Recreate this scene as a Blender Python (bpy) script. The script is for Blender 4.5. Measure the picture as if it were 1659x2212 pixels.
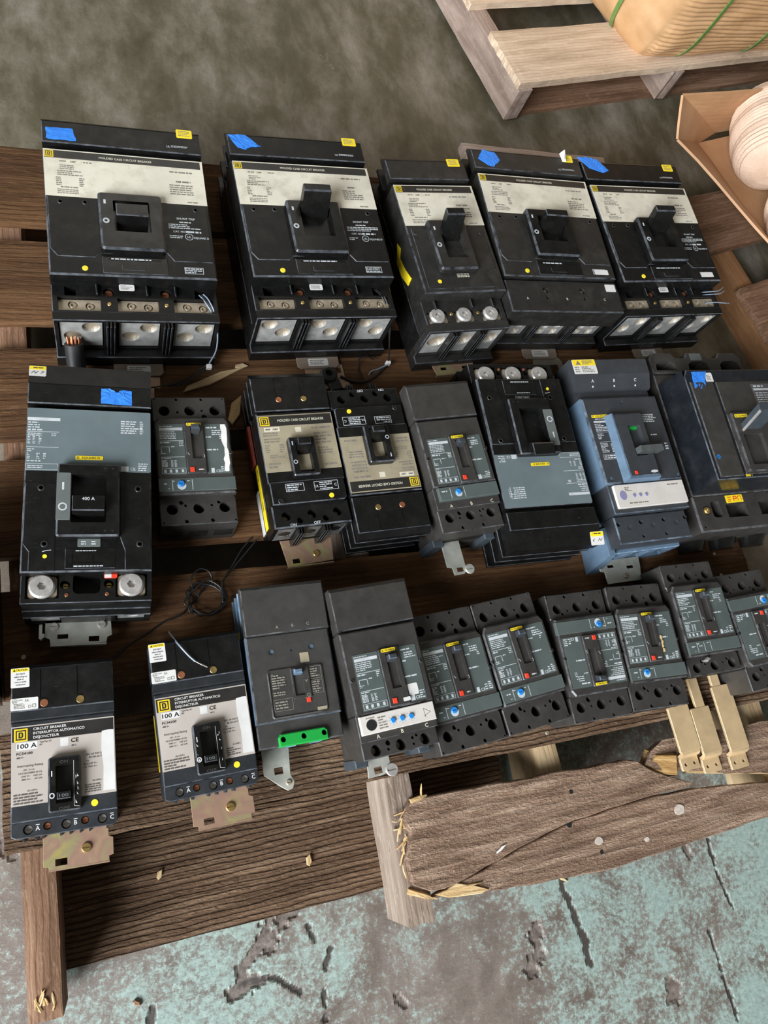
import bpy, math, random
from mathutils import Vector, Matrix, noise
from mathutils.geometry import tessellate_polygon

for o in list(bpy.data.objects):
    bpy.data.objects.remove(o)
SC = bpy.context.scene
COL = SC.collection
D2R = math.pi / 180

# ------------------------------------------------------------------ camera, light, exposure
cam_data = bpy.data.cameras.new('camera')
cam_data.sensor_fit = 'HORIZONTAL'
cam_data.sensor_width = 36.0
cam_data.lens = 36.0 * 1672.53 / 1659.0
cam_data.clip_start = 0.02
cam = bpy.data.objects.new('camera', cam_data)
COL.objects.link(cam)
RX = (0.93438814, -0.18169738, 0.30643902)
RY = (-0.07268943, -0.93930325, -0.33529934)
RZ = (0.34876218, 0.29102484, -0.8908813)
cam.matrix_world = Matrix(((RX[0], -RY[0], -RZ[0], 0.0),
                           (RX[1], -RY[1], -RZ[1], 0.0),
                           (RX[2], -RY[2], -RZ[2], 1.2295),
                           (0, 0, 0, 1)))
SC.camera = cam

world = bpy.data.worlds.new('warehouse_air')
SC.world = world
world.use_nodes = True
wn = world.node_tree.nodes
wn['Background'].inputs[0].default_value = (0.95, 0.92, 0.82, 1)
wn['Background'].inputs[1].default_value = 0.11


def area_light(name, loc, target, sx, sy, power, col):
    l = bpy.data.lights.new(name, 'AREA')
    l.shape = 'RECTANGLE'
    l.size, l.size_y = sx, sy
    l.energy = power
    l.color = col
    o = bpy.data.objects.new(name, l)
    COL.objects.link(o)
    o.location = loc
    d = Vector(target) - Vector(loc)
    o.rotation_euler = d.to_track_quat('-Z', 'Y').to_euler()
    return o


# open loading door in front and to the left of the pallet
area_light('daylight_from_door', (-4.4, -3.3, 3.2), (0.45, 0.4, 0.0), 3.8, 3.6, 1020, (0.92, 0.96, 1.0))
# rooflight far behind the pallets
area_light('daylight_from_rooflight', (0.4, 4.6, 4.4), (0.5, 0.6, 0.0), 3.0, 1.6, 22, (1.0, 0.95, 0.84))

vs = SC.view_settings
vs.view_transform = 'Standard'
vs.look = 'None'
vs.gamma = 1.0
vs.use_curve_mapping = False
vs.exposure = 0.35


# ------------------------------------------------------------------ materials
def nt_new(name):
    m = bpy.data.materials.new(name)
    m.use_nodes = True
    nt = m.node_tree
    return m, nt, nt.nodes['Principled BSDF']


def coords(nt, scale=(1, 1, 1), rnd=True):
    tc = nt.nodes.new('ShaderNodeTexCoord')
    mp = nt.nodes.new('ShaderNodeMapping')
    mp.inputs['Scale'].default_value = scale
    nt.links.new(tc.outputs['Object'], mp.inputs['Vector'])
    if rnd:
        oi = nt.nodes.new('ShaderNodeObjectInfo')
        mu = nt.nodes.new('ShaderNodeVectorMath')
        mu.operation = 'SCALE'
        mu.inputs[0].default_value = (17.3, 9.1, 5.7)
        nt.links.new(oi.outputs['Random'], mu.inputs['Scale'])
        nt.links.new(mu.outputs[0], mp.inputs['Location'])
    return mp.outputs['Vector']


def tex_noise(nt, vec, scale, detail=4, rough=.55, dist=0):
    n = nt.nodes.new('ShaderNodeTexNoise')
    n.inputs['Scale'].default_value = scale
    n.inputs['Detail'].default_value = detail
    n.inputs['Roughness'].default_value = rough
    n.inputs['Distortion'].default_value = dist
    nt.links.new(vec, n.inputs['Vector'])
    return n.outputs[0]


def ramp(nt, fac, stops):
    r = nt.nodes.new('ShaderNodeValToRGB')
    e = r.color_ramp.elements
    while len(e) < len(stops):
        e.new(0.5)
    for i, (p, c) in enumerate(stops):
        e[i].position = p
        e[i].color = (c, c, c, 1) if not hasattr(c, '__len__') else (*c, 1)
    nt.links.new(fac, r.inputs[0])
    return r.outputs[0]


def mix(nt, fac, a, b):
    m = nt.nodes.new('ShaderNodeMix')
    m.data_type = 'RGBA'
    for sock, v in ((m.inputs[0], fac), (m.inputs[6], a), (m.inputs[7], b)):
        if hasattr(v, 'is_linked'):
            nt.links.new(v, sock)
        elif hasattr(v, '__len__'):
            sock.default_value = (*v, 1)
        else:
            sock.default_value = v
    return m.outputs[2]


def bump(nt, bs, h, strength, dist=.001, prev=None):
    b = nt.nodes.new('ShaderNodeBump')
    b.inputs['Strength'].default_value = strength
    b.inputs['Distance'].default_value = dist
    nt.links.new(h, b.inputs['Height'])
    if prev:
        nt.links.new(prev, b.inputs['Normal'])
    nt.links.new(b.outputs[0], bs.inputs['Normal'])
    return b.outputs[0]


MAT = {}


def mat(name, col, rough=.5, metal=0.0, var=.2, ns=45, bs=.0, bscale=400, dust=0.0, dustcol=(.22, .2, .17), coat=0, spec=.5, scratch=0.0):
    m, nt, b = nt_new(name)
    v = coords(nt)
    n1 = tex_noise(nt, v, ns, 5, .6)
    lo = tuple(c * (1 - var) for c in col)
    hi = tuple(min(1, c * (1 + var)) for c in col)
    c = mix(nt, ramp(nt, n1, [(.3, 0), (.7, 1)]), lo, hi)
    if dust:
        n2 = tex_noise(nt, v, 26, 8, .7)
        f = ramp(nt, n2, [(.5, 0), (.78, dust)])
        c = mix(nt, f, c, dustcol)
    if scratch:
        v2 = coords(nt, (90, 900, 400))
        n3 = tex_noise(nt, v2, 1.0, 3, .6, .6)
        n4 = tex_noise(nt, v, 18, 3)
        mm = nt.nodes.new('ShaderNodeMath')
        mm.operation = 'MULTIPLY'
        nt.links.new(ramp(nt, n3, [(.68, 0), (.74, 1)]), mm.inputs[0])
        nt.links.new(ramp(nt, n4, [(.45, 0), (.7, scratch)]), mm.inputs[1])
        c = mix(nt, mm.outputs[0], c, (.3, .3, .3))
    nt.links.new(c, b.inputs['Base Color'])
    rr = ramp(nt, n1, [(.2, max(0.02, rough - .1)), (.8, min(1, rough + .12))])
    nt.links.new(rr, b.inputs['Roughness'])
    b.inputs['Metallic'].default_value = metal
    b.inputs['Specular IOR Level'].default_value = spec
    if coat:
        b.inputs['Coat Weight'].default_value = coat
        b.inputs['Coat Roughness'].default_value = .12
    if bs:
        bump(nt, b, tex_noise(nt, v, bscale, 3), bs, .0006)
    MAT[name] = m
    return m


mat('black_phenolic', (.0058, .0058, .0056), .33, spec=.32, var=.25, dust=.035, scratch=.3, bs=.12)
mat('black_gloss', (.006, .006, .0055), .22, spec=.4, var=.2, dust=.05, scratch=.2, bs=.05)
mat('black_matte', (.013, .0125, .0115), .5, var=.2, dust=.10, bs=.25, bscale=1400)
mat('charcoal', (.034, .031, .028), .46, var=.15, dust=.07, bs=.3, bscale=1600)
mat('slate_blue_lit', (.095, .150, .215), .44, var=.12, dust=.05, bs=.25, bscale=1600)  # slate plastic with blue daylight painted in, for side walls and lower parts
mat('pit', (.003, .003, .003), .8, var=.1)
mat('cream_label', (.68, .64, .53), .38, .12, var=.12, ns=18, dust=.55, dustcol=(.24, .2, .13))
mat('tan_label', (.36, .31, .215), .4, .12, var=.14, ns=18, dust=.5, dustcol=(.16, .12, .07))
mat('silver_label', (.48, .43, .385), .4, .1, var=.06, ns=14, dust=.25, dustcol=(.38, .33, .28))
mat('grey_label', (.125, .160, .170), .2, var=.12, ns=12, dust=.12, dustcol=(.16, .17, .16))
mat('green_grey_label', (.078, .098, .092), .26, var=.12, ns=20, dust=.1, dustcol=(.1, .1, .09))
mat('dark_print', (.022, .02, .018), .35, var=.1)
mat('grey_print', (.20, .18, .15), .5, var=.3, ns=120)
mat('white_print', (.5, .53, .55), .5, var=.15, ns=90)
mat('cream_print', (.62, .58, .46), .5, var=.1)
mat('sticker_white', (.64, .63, .61), .45, var=.05, ns=60)
mat('sticker_yellow', (.85, .64, .02), .42, var=.08, ns=60)
mat('logo_yellow', (.72, .52, .02), .45, var=.1)
mat('paint_dot', (.85, .66, .03), .4, var=.1)
mat('blue_tape', (.03, .21, .74), .5, var=.1, ns=80, bs=.3, bscale=900)
mat('signal_red', (.75, .05, .02), .4, var=.1)
mat('signal_blue', (.015, .21, .62), .35, var=.1)
mat('signal_green', (.01, .30, .045), .38, var=.06, ns=20)
mat('grey_plastic', (.11, .125, .12), .42, var=.1)
mat('aluminium', (.50, .50, .48), .42, .55, var=.2, ns=70, bs=.3, bscale=700)
mat('tin_plate', (.42, .35, .26), .4, .5, var=.25, ns=60, bs=.15)
mat('steel_bolt', (.60, .57, .54), .3, .6, var=.15, ns=120)
mat('zinc_plate', (.55, .56, .50), .38, .55, var=.22, ns=35, dust=.2, dustcol=(.5, .45, .25))
mat('brass', (.60, .42, .16), .33, .9, var=.2)
mat('copper', (.50, .20, .10), .4, .85, var=.25)
mat('copper_bar', (.70, .51, .29), .42, .45, var=.15, ns=22, dust=.3, dustcol=(.46, .30, .16))
mat('trip_panel', (.60, .56, .52), .38, var=.06, ns=30, dust=.3, dustcol=(.42, .38, .33))
mat('wire_black', (.012, .012, .013), .33, var=.2)
mat('wire_clear', (.22, .27, .33), .3, .2, var=.2)
mat('strap_green', (.13, .23, .06), .4, var=.15, ns=60)
mat('tab_grey', (.04, .05, .06), .45, var=.15)
mat('knot_wood', (.50, .43, .37), .7, var=.2, ns=150)
mat('paper_torn', (.75, .73, .70), .7, var=.1)
mat('window_clear', (.015, .015, .016), .08, var=.1)

mat('cable_jacket', (.02, .021, .022), .55, var=.2)
mat('zinc_dull', (.30, .27, .22), .5, .5, var=.2)
mat('trip_panel_brown', (.22, .17, .13), .5, var=.1)
mat('signal_rust', (.20, .035, .02), .5, var=.3)
mat('slate_black', (.016, .0185, .022), .44, var=.15, dust=.06, bs=.2, bscale=1400)
mat('brown_print', (.10, .085, .075), .5, var=.1)
mat('slate_grey', (.041, .039, .036), .44, var=.12, dust=.05, bs=.25, bscale=1600)
mat('tan_print', (.25, .23, .19), .5, var=.15)
mat('slate_grey2', (.036, .039, .044), .42, var=.1, dust=.04, bs=.25, bscale=1600)
mat('handle_grey', (.10, .11, .11), .3, .3, var=.2, ns=90)
mat('grey_violet', (.22, .21, .36), .4, var=.1)
mat('black_gloss2', (.010, .012, .015), .26, var=.2, dust=.06)
mat('plum_label', (.10, .09, .095), .4, var=.1)


def zinc_chromate():
    m, nt, b = nt_new('yellow_zinc_plate')
    v = coords(nt)
    n = tex_noise(nt, v, 22, 3, .5, 1.2)
    c = ramp(nt, n, [(.3, (.46, .40, .15)), (.42, (.44, .29, .19)), (.52, (.40, .24, .18)), (.62, (.38, .33, .17)), (.72, (.48, .38, .14))])
    nt.links.new(c, b.inputs['Base Color'])
    b.inputs['Metallic'].default_value = .45
    b.inputs['Roughness'].default_value = .36
    MAT['yellow_zinc_plate'] = m


zinc_chromate()
# scuffed arrises of the moulded cases, paler to paint in edge highlights
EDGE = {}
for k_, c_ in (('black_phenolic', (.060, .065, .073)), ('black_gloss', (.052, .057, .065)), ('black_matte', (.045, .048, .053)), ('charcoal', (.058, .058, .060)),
               ('slate_black', (.055, .062, .074)), ('black_gloss2', (.06, .068, .08)), ('slate_grey', (.062, .062, .064)), ('slate_grey2', (.07, .09, .115)), ('slate_blue_lit', (.14, .21, .29))):
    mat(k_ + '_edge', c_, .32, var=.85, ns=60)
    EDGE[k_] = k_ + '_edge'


def wood(name, dark, mid, light, bstr=.6, along=3.0, across=70.0, stain=.6, fine=1.0, ring=38.0, ringd=.25):
    """weathered timber, grain along local X"""
    m, nt, b = nt_new(name)
    v = coords(nt, (along, across, across))
    vs_ = coords(nt, (2.2, 9, 9))
    vf = coords(nt, (along * 14, across * 3.2, across * 3.2))
    g = tex_noise(nt, v, 1.0, 7, .62, .5)
    s = tex_noise(nt, vs_, 1.0, 5, .6, .4)
    f = tex_noise(nt, vf, 1.0, 4, .65)
    c = ramp(nt, g, [(.25, dark), (.5, mid), (.78, light)])
    st = ramp(nt, s, [(.35, stain), (.62, 0)])
    c = mix(nt, st, c, tuple(a * .55 for a in dark))
    c = mix(nt, ramp(nt, f, [(.56, 0), (.76, .65)]), c, light)
    # growth-ring lines along the grain, dark and sunk by weathering
    vw = coords(nt, (.42, 1, 1))
    wv = nt.nodes.new('ShaderNodeTexWave')
    wv.wave_type = 'BANDS'
    wv.bands_direction = 'Y'
    wv.inputs['Scale'].default_value = ring
    wv.inputs['Distortion'].default_value = 4.0
    wv.inputs['Detail'].default_value = 3.0
    wv.inputs['Detail Scale'].default_value = .8
    nt.links.new(vw, wv.inputs['Vector'])
    wl = ramp(nt, wv.outputs['Fac'], [(.0, ringd), (.35, 0)])
    c = mix(nt, wl, c, tuple(a * .6 for a in dark))
    nt.links.new(c, b.inputs['Base Color'])
    b.inputs['Roughness'].default_value = .82
    b.inputs['Specular IOR Level'].default_value = .25
    add = nt.nodes.new('ShaderNodeMath')
    add.operation = 'MULTIPLY_ADD'
    nt.links.new(f, add.inputs[0])
    add.inputs[1].default_value = .6 * fine
    nt.links.new(g, add.inputs[2])
    sb_ = nt.nodes.new('ShaderNodeMath')
    sb_.operation = 'MULTIPLY_ADD'
    nt.links.new(wl, sb_.inputs[0])
    sb_.inputs[1].default_value = -.5
    nt.links.new(add.outputs[0], sb_.inputs[2])
    bump(nt, b, sb_.outputs[0], bstr, .006)
    MAT[name] = m


wood('wood_dark', (.045, .019, .007), (.115, .054, .022), (.21, .112, .05), .6, stain=.5)
wood('wood_rough', (.055, .028, .014), (.16, .094, .054), (.38, .255, .16), 1.0, along=6, across=95, stain=.35, fine=1.5, ring=42, ringd=.75)
wood('wood_furry', (.125, .070, .043), (.32, .205, .138), (.66, .48, .35), 1.0, along=12, across=110, stain=.22, fine=1.8, ring=16, ringd=.35)
wood('wood_grey', (.15, .105, .08), (.31, .24, .185), (.50, .43, .36), .35, along=4, across=45, stain=.25)
wood('wood_fresh', (.42, .25, .10), (.62, .43, .21), (.78, .62, .40), .5, along=8, across=140, stain=0)
wood('wood_brown', (.10, .052, .028), (.25, .138, .082), (.42, .27, .18), .35, along=4, across=50, stain=.35)
wood('wood_torn', (.20, .11, .035), (.36, .21, .075), (.52, .35, .16), .5, along=8, across=140, stain=0)
wood('wood_tan', (.30, .20, .10), (.46, .33, .19), (.60, .47, .30), .3, along=4, across=40, stain=.15)

wood('wood_pale', (.38, .27, .18), (.66, .50, .36), (.84, .68, .51), .25, along=4, across=40, stain=.25)
wood('wood_mauve', (.20, .135, .105), (.36, .27, .22), (.50, .40, .34), .2, along=4, across=40, stain=.2)
wood('wood_rust', (.16, .075, .03), (.27, .135, .06), (.36, .20, .10), .2, along=3, across=40, stain=.2)


def board_mat(name, c1, c2, ns, stripes=0, bs_=.15):
    m, nt, b = nt_new(name)
    v = coords(nt)
    n = tex_noise(nt, v, ns, 5, .6)
    c = mix(nt, ramp(nt, n, [(.3, 0), (.7, 1)]), c1, c2)
    nt.links.new(c, b.inputs['Base Color'])
    b.inputs['Roughness'].default_value = .62
    bump(nt, b, tex_noise(nt, v, ns * 22, 4), bs_, .002)
    MAT[name] = m


board_mat('cardboard', (.42, .22, .105), (.54, .31, .16), 9)
board_mat('kraft_paper', (.50, .285, .13), (.62, .38, .195), 14, bs_=.3)
board_mat('jute', (.56, .40, .29), (.68, .51, .39), 20, bs_=.5)
# ------------------------------------------------------------------ mesh helpers (millimetres unless scale is given)
def inset(loop, d):
    n = len(loop)
    out = []
    for i in range(n):
        p0, p, p1 = loop[i - 1], loop[i], loop[(i + 1) % n]
        e0 = (p[0] - p0[0], p[1] - p0[1])
        e1 = (p1[0] - p[0], p1[1] - p[1])
        l0 = math.hypot(*e0) or 1e-9
        l1 = math.hypot(*e1) or 1e-9
        n0 = (-e0[1] / l0, e0[0] / l0)
        n1 = (-e1[1] / l1, e1[0] / l1)
        bx, by = n0[0] + n1[0], n0[1] + n1[1]
        k = 1 + n0[0] * n1[0] + n0[1] * n1[1]
        k = max(k, .35)
        out.append((p[0] + bx * d / k, p[1] + by * d / k))
    return out


def rect(x0, x1, y0, y1):
    return [(x0, y0), (x1, y0), (x1, y1), (x0, y1)]


def rrect(x0, x1, y0, y1, r, n=3):
    out = []
    for cx, cy, a0 in ((x1 - r, y0 + r, -90), (x1 - r, y1 - r, 0), (x0 + r, y1 - r, 90), (x0 + r, y0 + r, 180)):
        for i in range(n + 1):
            a = (a0 + 90 * i / n) * D2R
            out.append((cx + r * math.cos(a), cy + r * math.sin(a)))
    return out


def circ(cx, cy, r, n=18):
    return [(cx + r * math.cos(2 * math.pi * i / n), cy + r * math.sin(2 * math.pi * i / n)) for i in range(n)]


TEXT_CACHE = {}


def text_geo(s):
    if s in TEXT_CACHE:
        return TEXT_CACHE[s]
    c = bpy.data.curves.new('tmp', 'FONT')
    c.body = s
    c.resolution_u = 2
    c.offset = .012
    o = bpy.data.objects.new('tmp', c)
    COL.objects.link(o)
    dg = bpy.context.evaluated_depsgraph_get()
    dg.update()
    me = bpy.data.meshes.new_from_object(o.evaluated_get(dg))
    vs_ = [tuple(v.co) for v in me.vertices]
    fs = [tuple(p.vertices) for p in me.polygons]
    bpy.data.objects.remove(o)
    bpy.data.curves.remove(c)
    bpy.data.meshes.remove(me)
    TEXT_CACHE[s] = (vs_, fs)
    return TEXT_CACHE[s]


class MB:
    def __init__(self, xf=None):
        self.v, self.f, self.xf, self.sm, self.mi = [], [], xf, [], []

    def add(self, vs_, fs, smooth=False, mi=None):
        o = len(self.v)
        if self.xf:
            vs_ = [self.xf(*p) for p in vs_]
        self.v += vs_
        self.f += [tuple(i + o for i in f) for f in fs]
        self.sm += [smooth] * len(fs)
        self.mi += mi or [0] * len(fs)
        return self

    def solid(self, loop, z0, z1, c=0.0, holes=(), bottom=False):
        """prism with a chamfered top edge; holes = [(loop, depth or None for through)]"""
        n = len(loop)
        vs_, fs = [], []
        top = inset(loop, c) if c else loop
        rings = [[(p[0], p[1], z0) for p in loop]]
        if c:
            rings.append([(p[0], p[1], z1 - c) for p in loop])
        rings.append([(p[0], p[1], z1) for p in top])
        for r in rings:
            vs_ += r
        for k in range(len(rings) - 1):
            for i in range(n):
                j = (i + 1) % n
                fs.append((k * n + i, k * n + j, (k + 1) * n + j, (k + 1) * n + i))
        t0 = (len(rings) - 1) * n
        nc = (n, 2 * n) if c else (0, 0)
        if not holes:
            fs.append(tuple(range(t0, t0 + n)))
        else:
            polys = [[Vector((p[0], p[1], 0)) for p in top]] + [[Vector((p[0], p[1], 0)) for p in h[0]] for h in holes]
            idx = list(range(t0, t0 + n))
            for h, dep in holes:
                base = len(vs_)
                m = len(h)
                zb = z0 if dep is None else z1 - dep
                vs_ += [(p[0], p[1], z1) for p in h] + [(p[0], p[1], zb) for p in h]
                idx += list(range(base, base + m))
                for i in range(m):
                    j = (i + 1) % m
                    fs.append((base + j, base + i, base + m + i, base + m + j))
                if dep is not None:
                    fs.append(tuple(range(base + m, base + 2 * m)))
            for t in tessellate_polygon(polys):
                a, b_, c_ = (idx[t[0]], idx[t[1]], idx[t[2]])
                pa, pb, pc = vs_[a], vs_[b_], vs_[c_]
                if (pb[0] - pa[0]) * (pc[1] - pa[1]) - (pb[1] - pa[1]) * (pc[0] - pa[0]) < 0:
                    b_, c_ = c_, b_
                fs.append((a, b_, c_))
        if bottom:
            fs.append(tuple(reversed(range(n))))
        return self.add(vs_, fs, mi=[1 if nc[0] <= i < nc[1] else 0 for i in range(len(fs))])

    def box(self, x0, x1, y0, y1, z0, z1, c=0.0, holes=(), bottom=False):
        return self.solid(rect(x0, x1, y0, y1), z0, z1, c, holes, bottom)

    def cyl(self, cx, cy, r, z0, z1, n=16, c=0.0, holes=()):
        return self.solid(circ(cx, cy, r, n), z0, z1, c, holes)

    def loft(self, rings, cap=True, smooth=False, closed=True):
        n = len(rings[0])
        vs_ = [tuple(p) for r in rings for p in r]
        fs = []
        for k in range(len(rings) - 1):
            for i in range(n if closed else n - 1):
                j = (i + 1) % n
                fs.append((k * n + i, k * n + j, (k + 1) * n + j, (k + 1) * n + i))
        self.add(vs_, fs, smooth)
        if cap:
            self.add([tuple(p) for p in rings[-1]], [tuple(range(n))])
            self.add([tuple(p) for p in rings[0]], [tuple(reversed(range(n)))])
        return self

    def flat(self, x0, x1, y0, y1, z):
        return self.add([(x0, y0, z), (x1, y0, z), (x1, y1, z), (x0, y1, z)], [(0, 1, 2, 3)])

    def poly(self, pts, z):
        return self.add([(p[0], p[1], z) for p in pts], [tuple(range(len(pts)))])

    def frame(self, x0, x1, y0, y1, t, z):
        self.flat(x0, x1, y0, y0 + t, z)
        self.flat(x0, x1, y1 - t, y1, z)
        self.flat(x0, x0 + t, y0 + t, y1 - t, z)
        return self.flat(x1 - t, x1, y0 + t, y1 - t, z)

    def line(self, pts, w, z):
        for a, b in zip(pts, pts[1:]):
            dx, dy = b[0] - a[0], b[1] - a[1]
            l = math.hypot(dx, dy) or 1
            nx, ny = -dy / l * w / 2, dx / l * w / 2
            self.poly([(a[0] - nx, a[1] - ny), (b[0] - nx, b[1] - ny), (b[0] + nx, b[1] + ny), (a[0] + nx, a[1] + ny)], z)
        return self

    def text(self, s, x, y, z, h, al='L', width=None):
        """h = capital height; (x, y) = left/centre/right end of the baseline"""
        vs_, fs = text_geo(s)
        if not vs_:
            return self
        xs = [p[0] for p in vs_]
        x0, x1 = min(xs), max(xs)
        k = h / .70
        kx = width / (x1 - x0) if width else k
        off = {'L': x0, 'C': (x0 + x1) / 2, 'R': x1}[al]
        return self.add([((p[0] - off) * kx + x, p[1] * k + y, z) for p in vs_], fs)

    def greek(self, x0, x1, y0, y1, n, z, seed=1, fill=.85, hh=.5):
        """illegible small print: n lines of word-like dashes, top line first"""
        r = random.Random(seed)
        dy = (y1 - y0) / n
        h = dy * hh
        for i in range(n):
            y = y1 - (i + .5) * dy
            x = x0
            end = x0 + (x1 - x0) * (fill if r.random() < .6 else r.uniform(.4, 1))
            while x < end:
                w = h * r.uniform(1.2, 4.5)
                self.flat(x, min(x + w, end), y - h / 2, y + h / 2, z)
                x += w + h * .6
        return self

    def tube(self, pts, r, n=8, smooth=True, r1=None):
        pts = [Vector(p) for p in pts]
        rings = []
        t = (pts[1] - pts[0]).normalized()
        u = t.orthogonal().normalized()
        for i, p in enumerate(pts):
            a = pts[max(i - 1, 0)]
            b = pts[min(i + 1, len(pts) - 1)]
            t = (b - a).normalized()
            u = (u - t * u.dot(t)).normalized()
            w = t.cross(u)
            rr = r if r1 is None else r + (r1 - r) * i / (len(pts) - 1)
            rings.append([tuple(p + (u * math.cos(2 * math.pi * k / n) + w * math.sin(2 * math.pi * k / n)) * rr) for k in range(n)])
        return self.loft(rings, True, smooth)

    def clusters(self, gap=17.0):
        """groups of faces that lie further than 'gap' apart (flat print is split so that each block is its own part)"""
        par = list(range(len(self.v)))

        def find(a):
            while par[a] != a:
                par[a] = par[par[a]]
                a = par[a]
            return a
        for f in self.f:
            for i in f[1:]:
                par[find(i)] = find(f[0])
        isl = {}
        for k, f in enumerate(self.f):
            isl.setdefault(find(f[0]), []).append(k)
        keys = list(isl)
        bb = []
        for k in keys:
            ps = [self.v[i] for fi in isl[k] for i in self.f[fi]]
            bb.append([min(p[a] for p in ps) for a in range(3)] + [max(p[a] for p in ps) for a in range(3)])
        grp = list(range(len(keys)))

        def fg(a):
            while grp[a] != a:
                grp[a] = grp[grp[a]]
                a = grp[a]
            return a
        for i in range(len(keys)):
            for j in range(i):
                if fg(i) != fg(j):
                    d = [max(0, bb[i][a] - bb[j][a + 3], bb[j][a] - bb[i][a + 3]) for a in range(3)]
                    if d[0] * d[0] + d[1] * d[1] + d[2] * d[2] < gap * gap:
                        grp[fg(i)] = fg(j)
        out = {}
        for i, k in enumerate(keys):
            out.setdefault(fg(i), []).extend(isl[k])
        return list(out.values())

    def o(self, name, material, parent=None, scale=.001, label=None):
        if scale == .001 and self.f and any(w in name for w in ('print', 'lett', 'marks', 'emboss', 'writing', 'letters')):
            cl = self.clusters()
            if len(cl) > 1:
                first = None
                for c in cl:
                    s = MB()
                    mp = {}
                    for fi in c:
                        for i in self.f[fi]:
                            if i not in mp:
                                mp[i] = len(s.v)
                                s.v.append(self.v[i])
                        s.f.append(tuple(mp[i] for i in self.f[fi]))
                        s.sm.append(False)
                        s.mi.append(0)
                    first = first or s
                    ob = s.build(name, material, parent, scale, label)
                return ob
        return self.build(name, material, parent, scale, label)

    def build(self, name, material, parent=None, scale=.001, label=None):
        me = bpy.data.meshes.new(name)
        me.from_pydata([(p[0] * scale, p[1] * scale, p[2] * scale) for p in self.v], [], self.f)
        me.polygons.foreach_set('use_smooth', self.sm)
        me.materials.append(MAT[material])
        if material in EDGE and any(self.mi):
            me.materials.append(MAT[EDGE[material]])
            me.polygons.foreach_set('material_index', self.mi)
        ob = bpy.data.objects.new(name, me)
        COL.objects.link(ob)
        if parent:
            ob.parent = parent
        if label:
            ob['label'] = label
        return ob


def spline(pts, n=8):
    """Catmull-Rom through pts"""
    P = [Vector(p) for p in pts]
    P = [P[0] * 2 - P[1]] + P + [P[-1] * 2 - P[-2]]
    out = []
    for i in range(1, len(P) - 2):
        for k in range(n):
            t = k / n
            a, b, c, d = P[i - 1], P[i], P[i + 1], P[i + 2]
            out.append(.5 * ((2 * b) + (c - a) * t + (2 * a - 5 * b + 4 * c - d) * t * t + (3 * b - a - 3 * c + d) * t ** 3))
    out.append(P[-2])
    return out


def thing(name, label, cat, x, y, z, deg=0, group=None):
    o = bpy.data.objects.new(name, None)
    o.empty_display_size = .02
    COL.objects.link(o)
    o.location = (x, y, z)
    o.rotation_euler = (0, 0, deg * D2R)
    o['label'] = label
    o['category'] = cat
    if group:
        o['group'] = group
    return o


def tag(o, label, cat, group=None):
    o['label'] = label
    o['category'] = cat
    if group:
        o['group'] = group
    return o


def front(yf):
    """map (across, up, out of the front) to breaker coordinates; 'out' is towards -y"""
    return lambda u, v, w: (u, yf - w, v)


def side_left(xf):
    """map (along y from far to near, up, out to the left)"""
    return lambda u, v, w: (xf - w, -u, v)
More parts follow.
